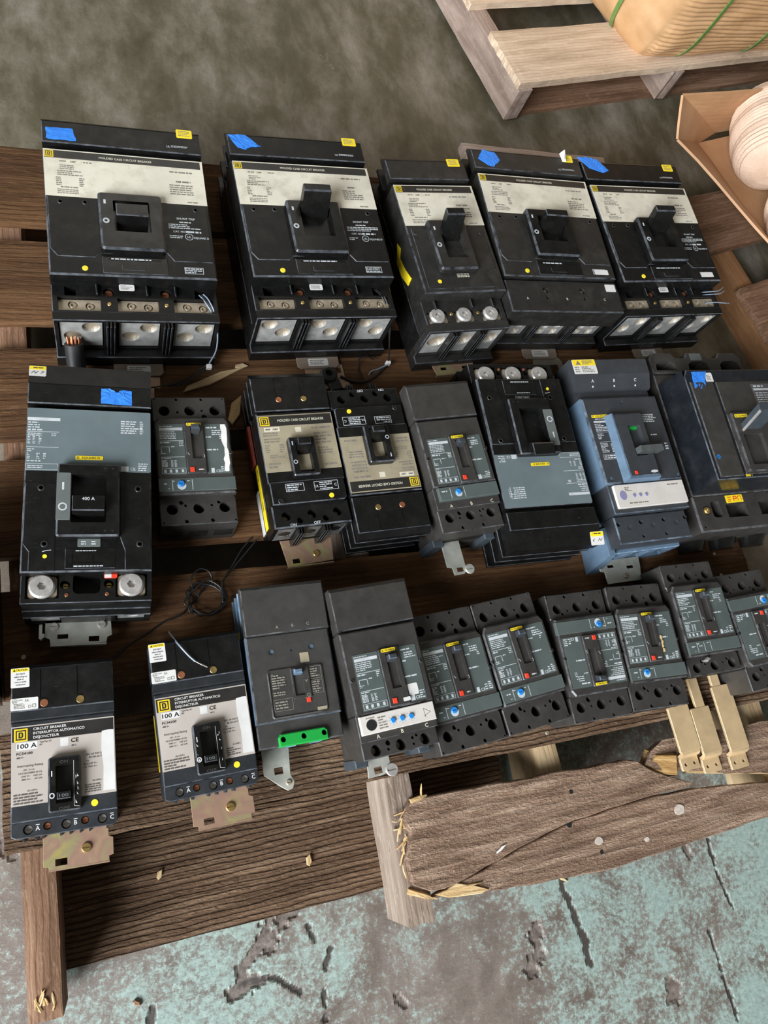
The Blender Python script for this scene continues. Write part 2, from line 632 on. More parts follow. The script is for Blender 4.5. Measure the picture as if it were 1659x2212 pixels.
# ------------------------------------------------------------------ floor: worn painted concrete with spalled cracks
def floor_material():
    m, nt, b = nt_new('painted_concrete')
    v = coords(nt, rnd=False)
    big = tex_noise(nt, v, 2.3, 4, .6, .5)
    midn = tex_noise(nt, v, 14, 8, .72, .4)
    fine = tex_noise(nt, v, 120, 8, .8)
    vs_ = coords(nt, (7, 3.5, 1), rnd=False)
    streak = tex_noise(nt, vs_, 1.3, 9, .7, .15)
    brown = ramp(nt, midn, [(.28, (.10, .078, .063)), (.5, (.185, .150, .126)), (.72, (.30, .25, .215))])
    teal = ramp(nt, fine, [(.3, (.175, .235, .21)), (.5, (.275, .36, .325)), (.7, (.43, .52, .475))])
    # paint survives in patches
    a1 = nt.nodes.new('ShaderNodeMath')
    a1.operation = 'MULTIPLY_ADD'
    nt.links.new(midn, a1.inputs[0])
    a1.inputs[1].default_value = .9
    nt.links.new(big, a1.inputs[2])
    a2 = nt.nodes.new('ShaderNodeMath')
    a2.operation = 'MULTIPLY_ADD'
    nt.links.new(fine, a2.inputs[0])
    a2.inputs[1].default_value = 1.15
    nt.links.new(a1.outputs[0], a2.inputs[2])
    # more paint left near the aisle at the front of the pallet, worn to grey-brown behind it
    at = nt.nodes.new('ShaderNodeAttribute')
    at.attribute_name = 'paint'
    a3 = nt.nodes.new('ShaderNodeMath')
    a3.operation = 'ADD'
    nt.links.new(a2.outputs[0], a3.inputs[0])
    nt.links.new(at.outputs['Fac'], a3.inputs[1])
    f = ramp(nt, a3.outputs[0], [(0, 0), (1, 1)])
    mr = nt.nodes.new('ShaderNodeMapRange')
    mr.inputs[1].default_value = 1.48
    mr.inputs[2].default_value = 1.66
    nt.links.new(a3.outputs[0], mr.inputs[0])
    atw = nt.nodes.new('ShaderNodeAttribute')
    atw.attribute_name = 'worn'  # mask for the darker, yellower tone towards the back
    far_tone = ramp(nt, streak, [(.3, (.062, .052, .028)), (.45, (.105, .090, .055)), (.56, (.17, .148, .108)), (.70, (.27, .24, .195))])  # darker, yellower tone used towards the back of the floor
    olive = mix(nt, atw.outputs['Fac'], brown, far_tone)
    c = mix(nt, mr.outputs[0], olive, teal)
    ats = nt.nodes.new('ShaderNodeAttribute')
    ats.attribute_name = 'spall'
    conc = ramp(nt, fine, [(.3, (.07, .052, .042)), (.5, (.16, .128, .11)), (.72, (.29, .245, .215))])
    c = mix(nt, ats.outputs['Fac'], c, conc)
    atc = nt.nodes.new('ShaderNodeAttribute')
    atc.attribute_name = 'crack'
    c = mix(nt, atc.outputs['Fac'], c, (.055, .044, .037))
    nt.links.new(c, b.inputs['Base Color'])
    nt.links.new(ramp(nt, midn, [(.3, .42), (.7, .62)]), b.inputs['Roughness'])
    bump(nt, b, a2.outputs[0], .35, .004)
    MAT['painted_concrete'] = m


floor_material()

CRACKS = [  # polyline, half width, depth (metres)
    ([(.232, -.182), (.197, -.211), (.161, -.232), (.142, -.25), (.146, -.274)], .009, .004),
    ([(.19, -.207), (.18, -.222)], .014, .004),
    ([(.14, -.267), (.186, -.266), (.221, -.296)], .0035, .003),
    ([(.128, -.272), (.165, -.268)], .010, .004),
    ([(.244, -.216), (.251, -.236)], .0035, .003),
    ([(.255, -.302), (.251, -.336)], .0035, .003),
    ([(.272, -.253), (.262, -.272)], .004, .003),
    ([(.023, -.262), (.020, -.285)], .005, .003),
    ([(.597, -.306), (.598, -.333), (.579, -.357)], .011, .004),
    ([(.663, -.249), (.671, -.300), (.681, -.344), (.68, -.373)], .0055, .002),
    ([(.964, -.248), (.963, -.305), (.976, -.362)], .003, .003),
    ([(.915, -.382), (.918, -.446), (.923, -.519)], .003, .003),
    ([(.915, -.250), (.918, -.264)], .006, .003),
    ([(.36, -.340), (.366, -.350)], .007, .003),
    ([(.82, -.440), (.815, -.455)], .011, .003),
    ([(-.148, -.025), (-.136, -.040)], .007, .003),
]


def seg_d(p, a, b):
    vx, vy = b[0] - a[0], b[1] - a[1]
    t = max(0, min(1, ((p[0] - a[0]) * vx + (p[1] - a[1]) * vy) / (vx * vx + vy * vy)))
    return math.hypot(p[0] - a[0] - t * vx, p[1] - a[1] - t * vy)


def axis(lo, f0, f1, hi, fine, coarse):
    out = []
    x = lo
    while x < f0 - 1e-6:
        out.append(x)
        x += coarse
    x = f0
    while x < f1:
        out.append(x)
        x += fine
    x = f1
    while x <= hi:
        out.append(x)
        x += coarse
    return out


def build_floor():
    xs = axis(-3.0, -.34, 1.06, 5.0, .0028, .15)
    ys = axis(-2.4, -.58, -.0, 5.0, .0028, .15)
    vs_, sp, pt, cr, wo = [], [], [], [], []
    boxes = []
    for pl, w, d in CRACKS:
        boxes.append((min(p[0] for p in pl) - .04, max(p[0] for p in pl) + .04, min(p[1] for p in pl) - .04, max(p[1] for p in pl) + .04))
    for y in ys:
        for x in xs:
            z, s, ck = 0.0, 0.0, 0.0
            for (pl, w, d), bb in zip(CRACKS, boxes):
                if bb[0] < x < bb[1] and bb[2] < y < bb[3]:
                    dd = min(seg_d((x, y), a, b) for a, b in zip(pl, pl[1:]))
                    dd += (noise.noise((x * 60, y * 60, 3.1)) * 1.0 + noise.noise((x * 150, y * 150, 1.7)) * .8) * max(w * .95, .004)
                    k = max(0.0, min(1.0, (w - dd) / (w * .35) + .4))
                    if w < .006:
                        ck = max(ck, k)
                        z = min(z, -d * .8 * k)
                    elif k > s:
                        s = k
                        z = -d * .9 * k * (1 + .25 * noise.noise((x * 90, y * 90, 9)))
            vs_.append((x, y, z))
            sp.append(s)
            cr.append(ck)
            wo.append(max(0.0, min(1.0, (y + .05) * 1.6 + .4 * noise.noise((x * 2, y * 2, 2)))))
            n = noise.noise((x * 1.3, y * 1.3, 4.0)) * .10
            pt.append(max(-.36, .02 - .55 * (y + .25) + n) if y > -.25 else .02 + n * .9)
    nx = len(xs)
    fs = [(j * nx + i, j * nx + i + 1, (j + 1) * nx + i + 1, (j + 1) * nx + i) for j in range(len(ys) - 1) for i in range(nx - 1)]
    me = bpy.data.meshes.new('floor')
    me.from_pydata(vs_, [], fs)
    for nm, arr in (('spall', sp), ('paint', pt), ('crack', cr), ('worn', wo)):  # 'worn' blends in the darker tone towards the back
        at = me.attributes.new(nm, 'FLOAT', 'POINT')
        at.data.foreach_set('value', arr)
    me.materials.append(MAT['painted_concrete'])
    o = bpy.data.objects.new('floor', me)
    COL.objects.link(o)
    o['kind'] = 'structure'
    o['label'] = 'worn concrete floor with flaking teal paint and spalled cracks'
    return o


build_floor()


# ------------------------------------------------------------------ timber
def plank(name, parent, c, L, W, z0, z1, material, deg=0.0, seed=1, rough=.0008, skew=0.0, label=None):
    """board, grain along local X; c = centre (x, y) in the parent's frame, sizes in metres"""
    r = random.Random(seed)
    nx = max(6, int(L / .016))
    ny = max(4, int(W / .010))
    T = z1 - z0
    sd = seed * 7.7
    vs_, fs = [], []
    for j in range(ny + 1):
        for i in range(nx + 1):
            u, v = i / nx, j / ny
            x = (u - .5) * L
            y = (v - .5) * W
            ew = noise.noise((x * 9, sd, j and 1.0)) * .0022 + noise.noise((x * 45, sd, j and 2.0)) * .0009
            if j in (0, ny):
                y += ew
            if i in (0, nx):
                x += noise.noise((y * 60, sd, 5.0)) * .003 + skew * y
            z = T + noise.noise((x * 7, y * 110, sd)) * rough + noise.noise((x * 25, y * 240, sd + 3)) * rough * .6
            if j in (0, ny) or i in (0, nx):
                z -= .0012
            vs_.append((x, y, z))
    for j in range(ny):
        for i in range(nx):
            a = j * (nx + 1) + i
            fs.append((a, a + 1, a + nx + 2, a + nx + 1))
    rim = [i for i in range(nx + 1)] + [(j + 1) * (nx + 1) - 1 for j in range(1, ny + 1)] + \
          [ny * (nx + 1) + i for i in range(nx - 1, -1, -1)] + [j * (nx + 1) for j in range(ny - 1, 0, -1)]
    o0 = len(vs_)
    for k in rim:
        vs_.append((vs_[k][0], vs_[k][1], 0.0))
    n = len(rim)
    for k in range(n):
        kk = (k + 1) % n
        fs.append((rim[kk], rim[k], o0 + k, o0 + kk))
    fs.append(tuple(reversed(range(o0, o0 + n))))
    m = MB()
    m.add(vs_, fs)
    o = m.o(name, material, parent, 1.0, label)
    o.location = (c[0], c[1], z0)
    o.rotation_euler = (0, 0, deg * D2R)
    return o


def broken(name, parent, loop, z0, z1, material, seed=3, label=None, tilt=0.0):
    """board with a jagged outline (world metres); grain along X"""
    r = random.Random(seed)
    cx = sum(p[0] for p in loop) / len(loop)
    cy = sum(p[1] for p in loop) / len(loop)
    pts = []
    n = len(loop)
    for i in range(n):
        a, b = loop[i], loop[(i + 1) % n]
        k = max(1, int(math.hypot(b[0] - a[0], b[1] - a[1]) / .018))
        for t in range(k):
            j = 0 if t == 0 else .0012
            pts.append((a[0] + (b[0] - a[0]) * t / k - cx + r.uniform(-j, j), a[1] + (b[1] - a[1]) * t / k - cy + r.uniform(-j, j)))
    m = MB()
    m.solid(pts, 0, z1 - z0, .0015, bottom=True)
    o = m.o(name, material, parent, 1.0, label)
    o.location = (cx, cy, z0)
    o.rotation_euler = (tilt, 0, 0)
    return o


def shard(name, parent, p, L, w, h, deg, up, material, seed):
    r = random.Random(seed)
    m = MB()
    r0 = [(-L / 2, -w / 2, 0), (-L / 2, w / 2, 0), (-L / 2, w / 3, h), (-L / 2, -w / 3, h * .8)]
    r1 = [(L * .1, -w / 2.4, L * .1 * up), (L * .1, w / 2, L * .1 * up), (L * .1, w / 4, h + L * .1 * up), (L * .1, -w / 3, h + L * .1 * up)]
    r2 = [(L / 2, -w / 9, L / 2 * up), (L / 2, w / 8, L / 2 * up), (L / 2, w / 12, h * .4 + L / 2 * up), (L / 2, -w / 12, h * .4 + L / 2 * up)]
    m.loft([r0, r1, r2])
    o = m.o(name, material, parent, 1.0)
    o.location = p
    o.rotation_euler = (r.uniform(-.3, .3), 0, deg * D2R)
    return o


pal = thing('wooden_pallet', 'long dark weathered wooden pallet carrying the rows of circuit breakers', 'pallet', 0, 0, 0)
DECK = .130
for i, (y0, y1, xr, mt, dg) in enumerate(((.883, 1.026, 1.085, 'wood_dark', 0), (.703, .846, 1.09, 'wood_dark', 0), (.513, .656, 1.055, 'wood_dark', 0),
                                          (.335, .478, 1.10, 'wood_dark', 0), (.149, .289, 1.118, 'wood_dark', 0), (-.035, .107, 1.20, 'wood_rough', 0))):
    x0 = -.125 - .003 * (i % 3)
    plank('deck_board', pal, ((x0 + xr) / 2, (y0 + y1) / 2), xr - x0, y1 - y0, .112, DECK, mt, dg, seed=i + 1, rough=.0016 if i == 5 else .0009)
plank('deck_board', pal, (.922, 1.090), .346, .084, .112, DECK, 'wood_mauve', 0, seed=9)
for i, (x, y0, y1, mt) in enumerate(((-.096, -.222, 1.03, 'wood_brown'), (.379, -.232, 1.02, 'wood_grey'), (.628, -.20, 1.02, 'wood_tan'), (1.045, -.22, 1.03, 'wood_tan'))):
    plank('stringer', pal, (x, (y0 + y1) / 2), y1 - y0, .038, .016, .112, mt, 90, seed=20 + i, rough=.0006)
for i, (y0, y1, xa, xb, mt) in enumerate(((-.190, -.040, -.082, .59, 'wood_rough'), (.38, .52, -.12, 1.09, 'wood_dark'), (.90, 1.03, -.12, 1.09, 'wood_dark'))):
    plank('bottom_board', pal, ((xa + xb) / 2, (y0 + y1) / 2), xb - xa, y1 - y0, 0, .016, mt, 0, seed=40 + i, rough=.002)

# splintered front board, broken away from the left stringer and split along the grain
broken('split_board', pal, [(.372, -.095), (.379, -.112), (.374, -.128), (.366, -.150), (.368, -.178), (.392, -.191), (.412, -.192), (.46, -.183), (.54, -.164),
                            (.637, -.147), (.70, -.143), (.775, -.140), (.835, -.141), (.862, -.137), (.835, -.124), (.80, -.108), (.788, -.101), (.770, -.086),
                            (.751, -.080), (.60, -.076), (.47, -.072), (.389, -.070), (.380, -.080)], .113, .134, 'wood_furry', 3, tilt=0.01)
broken('split_board', pal, [(.395, -.200), (.45, -.207), (.54, -.217), (.685, -.226), (.82, -.221), (.989, -.214), (1.2, -.208), (1.2, -.172), (1.011, -.163), (.93, -.152),
                            (.857, -.145), (.775, -.1425), (.70, -.1455), (.637, -.1495), (.54, -.167), (.46, -.186), (.412, -.195)], .108, .127, 'wood_furry', 4)
sp2 = broken('split_board', pal, [(.785, -.094), (.800, -.078), (.828, -.065), (.90, -.066), (.99, -.069), (1.2, -.072), (1.2, -.160), (1.10, -.155), (1.015, -.148), (.93, -.133), (.872, -.118), (.84, -.112), (.81, -.106)],
             .113, .132, 'wood_furry', 5)
rr = random.Random(11)
m = MB()
m.loft([[(-.030, -.016, 0), (.040, -.012, .0), (.036, .028, .0), (-.012, .026, 0)], [(-.024, -.010, .012), (.034, -.009, .019), (.032, .020, .020), (.000, .018, .018)]])
o = m.o('torn_end', 'wood_torn', pal, 1.0, 'golden brown torn wood at the broken end')
o.location = (.806, -.100, .1155)
o.rotation_euler = (.12, -.1, -.25)
m = MB()
m.solid([(-.040, .000), (-.020, -.007), (.000, -.0085), (.030, -.010), (.042, -.006), (.020, .002), (.034, .004), (.010, .005), (-.006, .010), (-.020, .004)], 0, .0035, .0012)
o = m.o('torn_end', 'wood_fresh', pal, 1.0, 'pale fresh torn corner of the split board')
o.location = (.437, -.199, .1262)
o.rotation_euler = (0, 0, -.06)
for i in range(26):
    t = i / 25
    shard('splinter', pal, (.372 + rr.uniform(-.010, .014), -.085 - .085 * t, .113 + rr.uniform(0, .008)), rr.uniform(.008, .022), rr.uniform(.0015, .004), rr.uniform(.001, .003),
          rr.uniform(40, 140) if i % 3 else rr.uniform(-20, 30), rr.uniform(.1, .6), 'wood_fresh', i)
shard('splinter', pal, (.398, -.071, .132), .026, .008, .004, 8, .1, 'wood_fresh', 31)
shard('splinter', pal, (.404, -.062, .132), .020, .003, .003, 80, .9, 'wood_fresh', 32)
shard('splinter', pal, (.385, -.196, .112), .045, .008, .005, -25, .0, 'wood_fresh', 33)
for i in range(9):
    shard('splinter', pal, (-.097 + rr.uniform(-.010, .012), -.205 + rr.uniform(-.010, .012), .111), rr.uniform(.008, .018), rr.uniform(.002, .004), rr.uniform(.001, .003),
          rr.uniform(60, 120), rr.uniform(.1, .7), 'wood_fresh', 50 + i)
# nail heads
for i, (x, y) in enumerate(((-.095, .04), (.379, .03), (.379, .08), (.626, -.018), (.64, .05), (.595, -.093), (.60, -.12), (.379, .59), (-.10, .20), (-.097, .26), (1.05, .23), (1.05, .19))):
    m = MB()
    m.cyl(0, 0, 3.2, 0, 1.4, 10, .4)
    o = m.o('nail', 'pit' if i in (5, 6) else 'tin_plate', pal)
    o.location = (x, y, DECK - .0002)

m = MB()
m.loft([[(0, 0, 0), (.17, -.032, 0), (.33, -.040, 0), (.33, -.036, 0), (.17, -.026, 0), (0, .005, 0)], [(0, 0, .013), (.17, -.031, .014), (.33, -.039, .014), (.33, -.036, .014), (.17, -.026, .014), (0, .005, .013)]])
o = m.o('torn_edge', 'wood_fresh', pal, 1.0, 'fresh yellow torn edge of the split board')
o.location = (.864, -.1215, .113)

for x, y, r, mt in ((.827, -.170, .010, 'knot_wood'), (.671, -.184, .007, 'knot_wood'), (.754, -.199, .0045, 'knot_wood')):
    m = MB()
    m.solid([(r * math.cos(a * .449) * rr.uniform(.9, 1.1), r * .8 * math.sin(a * .449) * rr.uniform(.9, 1.1)) for a in range(14)], 0, .0012, .0003)
    o = m.o('knot', mt, pal, 1.0)
    o.location = (x, y, .1268)
for x, y, r in ((.628, -.152, .0045), (.671, -.200, .003), (.640, -.108, .0035)):
    m = MB()
    m.solid([(r * math.cos(a * .6283) * rr.uniform(.8, 1.2), r * math.sin(a * .6283) * rr.uniform(.8, 1.2)) for a in range(10)], 0, .0008)
    o = m.o('nail_hole', 'pit', pal, 1.0)
    o.location = (x, y, .1268 if y < -.15 else .1338)
# ------------------------------------------------------------------ shared breaker details (local mm, y runs to the line end, z up)
def prof(poly_yz, x0, x1):
    m = MB()
    return m.loft([[(x0, y, z) for y, z in poly_yz], [(x1, y, z) for y, z in poly_yz]])


def screw(root, x, y, z, r=4.0, material='black_matte', name='screw', slot=True):
    m = MB()
    m.cyl(x, y, r, z - 1, z + .9, 14, .4, holes=[(circ(x, y, r * .62, 12), 1.2)])
    m.cyl(x, y, r * .5, z - 1, z + .2, 8)
    return m.o(name, material, root)


def pan_screw(root, x, y, z, r, material='brass', h=2.0):
    m = MB()
    s = rect(x - r * .75, x + r * .75, y - r * .12, y + r * .12)
    m.cyl(x, y, r, z, z + h, 18, h * .35, holes=[(s, h * .6)])
    return m.o('screw', material, root)


def handle(root, cx, cy, w, t, z0, z1, lean, material, t1=None, name='handle', label=None):
    t1 = t1 or t * .8
    m = MB()

    def ring(k, y, tt, ww, z):
        return [(cx - ww / 2, y - tt / 2, z), (cx + ww / 2, y - tt / 2, z), (cx + ww / 2, y + tt / 2, z), (cx - ww / 2, y + tt / 2, z)]
    m.loft([ring(0, cy, t, w, z0), ring(1, cy + lean * .93, t1, w, z1 - 1.5), ring(2, cy + lean, t1 - 2.4, w - 2.4, z1)])
    m.mi = [1 if 4 <= i < 8 else 0 for i in range(len(m.f))]
    return m.o(name, material, root, label=label)


def escutcheon(root, x0, x1, y0, y1, z, h, slot, depth, material, c=2.5, r=4):
    m = MB()
    m.solid(rrect(x0, x1, y0, y1, r), z, z + h, c, holes=[(rrect(*slot, 1.5), h - .2)])
    e = m.o('escutcheon', material, root)
    m = MB()
    sx0, sx1, sy0, sy1 = slot
    # toggle well below the slot
    m.loft([[(sx0, sy0, z + .3), (sx1, sy0, z + .3), (sx1, sy1, z + .3), (sx0, sy1, z + .3)]], cap=False)
    return e


def sticker(root, loop, z, material, name='sticker', t=.35, label=None):
    m = MB()
    m.solid(loop, z, z + t)
    return m.o(name, material, root, label=label)


def tape(root, pts, z, seed=1, name='blue_tape', label='strip of torn blue masking tape', lift=()):
    """thin crumpled strip of masking tape"""
    m = MB()
    r = random.Random(seed)
    out = []
    n = len(pts)
    for i in range(n):
        a, b = pts[i], pts[(i + 1) % n]
        k = 5
        for t in range(k):
            j = .7 if t else .2
            out.append((a[0] + (b[0] - a[0]) * t / k + r.uniform(-j, j), a[1] + (b[1] - a[1]) * t / k + r.uniform(-j, j)))
    cx = sum(p[0] for p in out) / len(out)
    cy = sum(p[1] for p in out) / len(out)
    vs_ = [(p[0], p[1], z + .4 + r.uniform(0, .9)) for p in out]
    mid = [(cx + (p[0] - cx) * .5, cy + (p[1] - cy) * .5, z + .5 + r.uniform(0, 1.0)) for p in out]
    k = len(out)
    fs = [(i, (i + 1) % k, k + (i + 1) % k, k + i) for i in range(k)] + [tuple(range(k, 2 * k))]
    m.add(vs_ + mid, fs)
    m.add([(p[0], p[1], z) for p in out] + vs_, [(i, (i + 1) % k, k + (i + 1) % k, k + i) for i in range(k)])
    return m.o(name, 'blue_tape', root, label=label)


def logo(root, x0, y0, s, z, back='logo_yellow'):
    """square mark: yellow tile with a dark nested square and D"""
    m = MB()
    m.flat(x0, x0 + s, y0, y0 + s, z)
    o = m.o('logo_tile', back, root)
    m = MB()
    m.frame(x0 + s * .12, x0 + s * .88, y0 + s * .12, y0 + s * .88, s * .09, z + .12)
    # block D
    a, b, c, d = x0 + s * .33, x0 + s * .67, y0 + s * .27, y0 + s * .73
    t = s * .12
    m.flat(a, a + t, c, d, z + .12)
    m.flat(a + t, b - t * .5, c, c + t * .8, z + .12)
    m.flat(a + t, b - t * .5, d - t * .8, d, z + .12)
    m.flat(b - t, b, c + t * .5, d - t * .5, z + .12)
    m.o('logo_mark', 'dark_print', o)
    return o


def yellow_badge(root, x0, x1, y0, y1, z):
    m = MB()
    m.solid(rrect(x0, x1, y0, y1, min(1.2, (y1 - y0) * .3)), z, z + .3)
    o = m.o('maker_badge', 'sticker_yellow', root)
    h = (y1 - y0) * .52
    m = MB()
    m.text('SQUARE D', (x0 + x1) / 2 + h * .7, y0 + (y1 - y0) * .24, z + .42, h, 'C', (x1 - x0) * .66)
    m.frame(x0 + h * .5, x0 + h * 1.5, y0 + (y1 - y0) * .24, y0 + (y1 - y0) * .24 + h, h * .22, z + .42)
    m.o('lettering', 'dark_print', o)
    return o


def iline_cover(root, w, y0, y1, H, material, fins=True, top=13, drop=None, slope=9, grooves=(), finmat=None):
    drop = slope * .9 if drop is None else drop
    m = MB()
    holes = [(g, .8) for g in grooves]
    m.solid(rect(-w, w, y0, y1 - slope), H - top, H, 1.4, holes=holes)
    m.loft([[(-w, y1 - slope, H - top), (w, y1 - slope, H - top), (w, y1 - slope, H - .2), (-w, y1 - slope, H - .2)],
            [(-w, y1, H - top), (w, y1, H - top), (w, y1, H - drop), (-w, y1, H - drop)]])
    c = m.o('line_cover', material, root)
    m = MB()
    m.box(-w + 11, w - 11, y0, y1 - 9, 0, H - top)
    m.o('line_housing', 'black_matte', root)
    if fins:
        n = 3
        for k in range(n):
            z = (H - top) * (k + .35) / n
            m = MB()
            m.box(-w, w, y0 + 6, y1 - 1, z, z + 6, .8)
            m.o('jaw_fin', finmat or material, root)
    return c


def bracket(root, loop, z, material, holes=(), t=2.0, lip=0.0, screws=(), name='mounting_bracket', down=0.0):
    m = MB()
    m.solid(loop, z, z + t, .4, holes=[(h, None) for h in holes], bottom=not holes)
    b = m.o(name, material, root)
    if lip:
        ys = min(p[1] for p in loop)
        xs = [p[0] for p in loop if abs(p[1] - ys) < 4]
        m = MB()
        m.box(min(xs), max(xs), ys - 1.2, ys + .6, z - lip, z + t)
        m.o('bracket_lip', material, b)
    for x, y, r, mt in screws:
        pan_screw(b, x, y, z + t, r, mt, 2.6)
    return b


def lug(root, cx, wd, yf, z0, z1, holes, material='aluminium', top=None):
    """terminal lug: front plate with cable bores and, when 'top' is given, an upper plate with screw bores"""
    m = MB(front(yf))
    m.solid(rect(cx - wd / 2, cx + wd / 2, z0, z1), 0, 5, .6, holes=[(circ(cx + u, v, r, 20), 4.6) for u, v, r in holes])
    o = m.o('terminal_lug', material, root)
    if holes:
        m = MB(front(yf))
        for u, v, r in holes:
            m.loft([[(cx + u + r * math.cos(a * .3142), v + r * math.sin(a * .3142), w_) for a in range(20)] for w_, r in ((.5, r * .98), (-16, r * .9))], cap=True, smooth=True)
        m.o('cable_bore', 'tin_plate', o)
    if top:
        y0, y1, z, sc = top
        m = MB()
        m.solid(rect(cx - wd / 2, cx + wd / 2, y0, y1), z - 6, z, .5, holes=[(circ(cx + u, v, r, 16), 5.5) for u, v, r in sc])
        m.o('lug_top', 'tin_plate', o)
        for u, v, r in sc:
            m = MB()
            m.cyl(cx + u, v, r * .82, z - 5.5, z - .8, 14, 1.2, holes=[(circ(cx + u, v, r * .42, 6), 2.4)])
            m.o('set_screw', 'tin_plate', o)
    return o


GROUP = 'moulded case circuit breakers laid out in rows on the pallet'


def breaker(label, x, y, deg, z=None):
    return thing('circuit_breaker', label, 'circuit breaker', x, y, DECK + .0015 if z is None else z, deg, GROUP)


# ------------------------------------------------------------------ large black breaker with a cream plate (also the narrow version)
def big_black(root, w=114, lug_holes='r', narrow=False, capped=False, hand=(0, 12, 158), tapes=(), yl=None, torn=False, seed=1, shunt=True, leads=False, dust='black_phenolic', open_lug=None):
    H = 125.0
    bk = dust
    m = MB()
    m.box(-w - .5, w + .5, -150, 121, 0, 64, 1)
    m.o('base', 'black_phenolic', root)
    ex0, ex1 = (-44, 44) if not narrow else (-40, 31)
    slot = (-24, 26, -40, 13) if not narrow else (-22, 17, -48, -2)
    m = MB()
    m.box(-w, w, -107, 107, 64, H, 2.2, holes=[(rect(*slot), 30)])
    body = m.o('cover', bk, root)
    m = MB()
    m.box(-w + 1, w - 1, 106, 121, 60, H - 9)
    m.o('cover_step', 'black_gloss', root)
    iline_cover(root, w, 120, 171, H, bk, top=16, slope=12)
    # raised cover panel with clipped corners
    if not narrow:
        m = MB()
        m.solid([(-w + 3, 22), (-w + 3, -65), (-w + 12, -78), (-53, -78), (-46, -71), (46, -66), (55, -79), (w - 4, -79), (w - 4, 22)], H - .2, H + 1.2, .9, holes=[(rrect(ex0 + 1, ex1 - 1, -65, 18, 2), 1.3)])
        m.o('cover_panel', bk, root)
        m = MB()
        m.box(-44, 45, -103, -75, H - .2, H + .9, .7, holes=[(rect(-36, 36, -99, -79), .8)])
        m.box(-18, 14, -97, -88, H - .1, H + .7, .4)
        m.o('trip_window', 'black_gloss', root)
    else:
        m = MB()
        m.solid([(-w + 8, 18), (-w + 8, -100), (w - 22, -100), (w - 30, -74), (w - 8, -66), (w - 8, 18)], H - .2, H + 1.0, .8, holes=[(rrect(ex0 + 1, ex1 - 1, -68, 16, 2), 1.1)])
        m.o('cover_panel', bk, root)
    # rating plate
    m = MB()
    m.box(-w + .8, w - 1.2, 24, 106.5, H, H + .5)
    pl = m.o('rating_plate', 'cream_label', root)
    m = MB()
    m.flat(-w + 2, w - 5, 91, 104.5, H + .62)
    m.o('title_band', 'dark_print', pl)
    logo(pl, -w + 2.5, 92, 12, H + .75)
    tw = 75 if not narrow else 68
    m = MB()
    m.text('MOLDED CASE CIRCUIT BREAKER', 0, 95.5, H + .75, 3.6, 'C', tw)
    m.flat(-w + 15, -w + 52, 82.5, 89, H + .7)
    m.flat(-6, 4, 79.5, 88, H + .7)
    m.o('title_lettering', 'cream_print', pl)
    m = MB()
    m.text('AMP', -w + 36, 84.2, H + .85, 3.0, 'L')
    m.greek(-w + 22, -w + 34, 83.6, 88, 1, H + .85, seed)
    m.greek(-w + 54, -w + 66, 84, 88, 1, H + .7, seed + 1)
    m.greek(-w + 22, -w + 44, 71, 80, 3, H + .7, seed + 2)
    m.greek(-w + 18, -w + 56, 60, 70, 3, H + .7, seed + 3)
    m.greek(-w + 16, -w + 24, 42, 58, 5, H + .7, seed + 4)
    m.greek(-w + 47, -w + 55, 42, 58, 5, H + .7, seed + 5)
    m.greek(-w + 22, -w + 50, 38, 42, 1, H + .7, seed + 6)
    m.greek(-w + 17, -w + 50, 28, 37, 3, H + .7, seed + 7)
    m.greek(w - 52, w - 18, 80, 85, 1, H + .7, seed + 8, .98)
    m.greek(w - 44, w - 22, 62, 68, 1, H + .7, seed + 9, .98)
    m.greek(w - 54, w - 14, 40, 60, 5, H + .7, seed + 10)
    m.greek(w - 30, w - 12, 26, 30, 1, H + .7, seed + 11)
    m.o('plate_print', 'grey_print', pl)
    # toggle
    m = MB()
    m.solid(rrect(ex0, ex1, -70, 28, 5), H, H + 12, 3, holes=[(rrect(*slot, 2), 11.8)])
    m.o('escutcheon', 'black_gloss' if not narrow else bk, root)
    hy, lean, hz = hand
    hx = (slot[0] + slot[1]) / 2
    handle(root, hx, hy, slot[1] - slot[0] - 6, 26 if hz < 155 else 16, H - 20, hz, lean, 'black_gloss')
    m = MB()
    m.line([(ex0 + 9 + 3.2 * math.cos(a * .349), -23 + 3.2 * math.sin(a * .349)) for a in range(19)], 2.8, H + 12.2)
    m.flat(ex0 + 7.5, ex0 + 10.5, 6, 13, H + 12.3)
    m.o('position_marks', 'white_print', root)
    for x, y in ((-w + 20, 14), (-w + 53, 15), (w - 20, 14)) if not narrow else ((-w + 14, 8), (w - 14, 8)):
        screw(root, x, y, H + 1, 4.2)
    m = MB()
    m.cyl(-w * .59, -96 if not narrow else -86, 4.2, H, H + 1.1, 14, .6)
    m.o('paint_dot', 'paint_dot', root)
    if shunt:
        m = MB()
        m.text('SHUNT TRIP', w - 36, -5, H + 1.4, 3.4, 'C')
        m.greek(w - 46, w - 26, -11.5, -8, 1, H + 1.4, seed + 20)
        m.greek(w - 62, w - 6, -22, -12.5, 3, H + 1.4, seed + 21, .95)
        m.text('CAT. NO.', w - 56, -28, H + 1.4, 3.0, 'L')
        m.greek(w - 38, w - 15, -28.4, -24.5, 1, H + 1.4, seed + 22, .98, .75)
        m.text('UL', w - 34, -37, H + 1.4, 3.6, 'C')
        m.line([(w - 34 + 5.5 * math.cos(a * .349), -35.2 + 5.5 * math.sin(a * .349)) for a in range(19)], .8, H + 1.4)
        m.greek(w - 62, w - 41, -39, -33, 2, H + 1.4, seed + 23)
        m.text('SQUARE D', w - 27, -38, H + 1.4, 3.2, 'L')
        m.o('shunt_trip_print', 'white_print', root)
    m = MB()
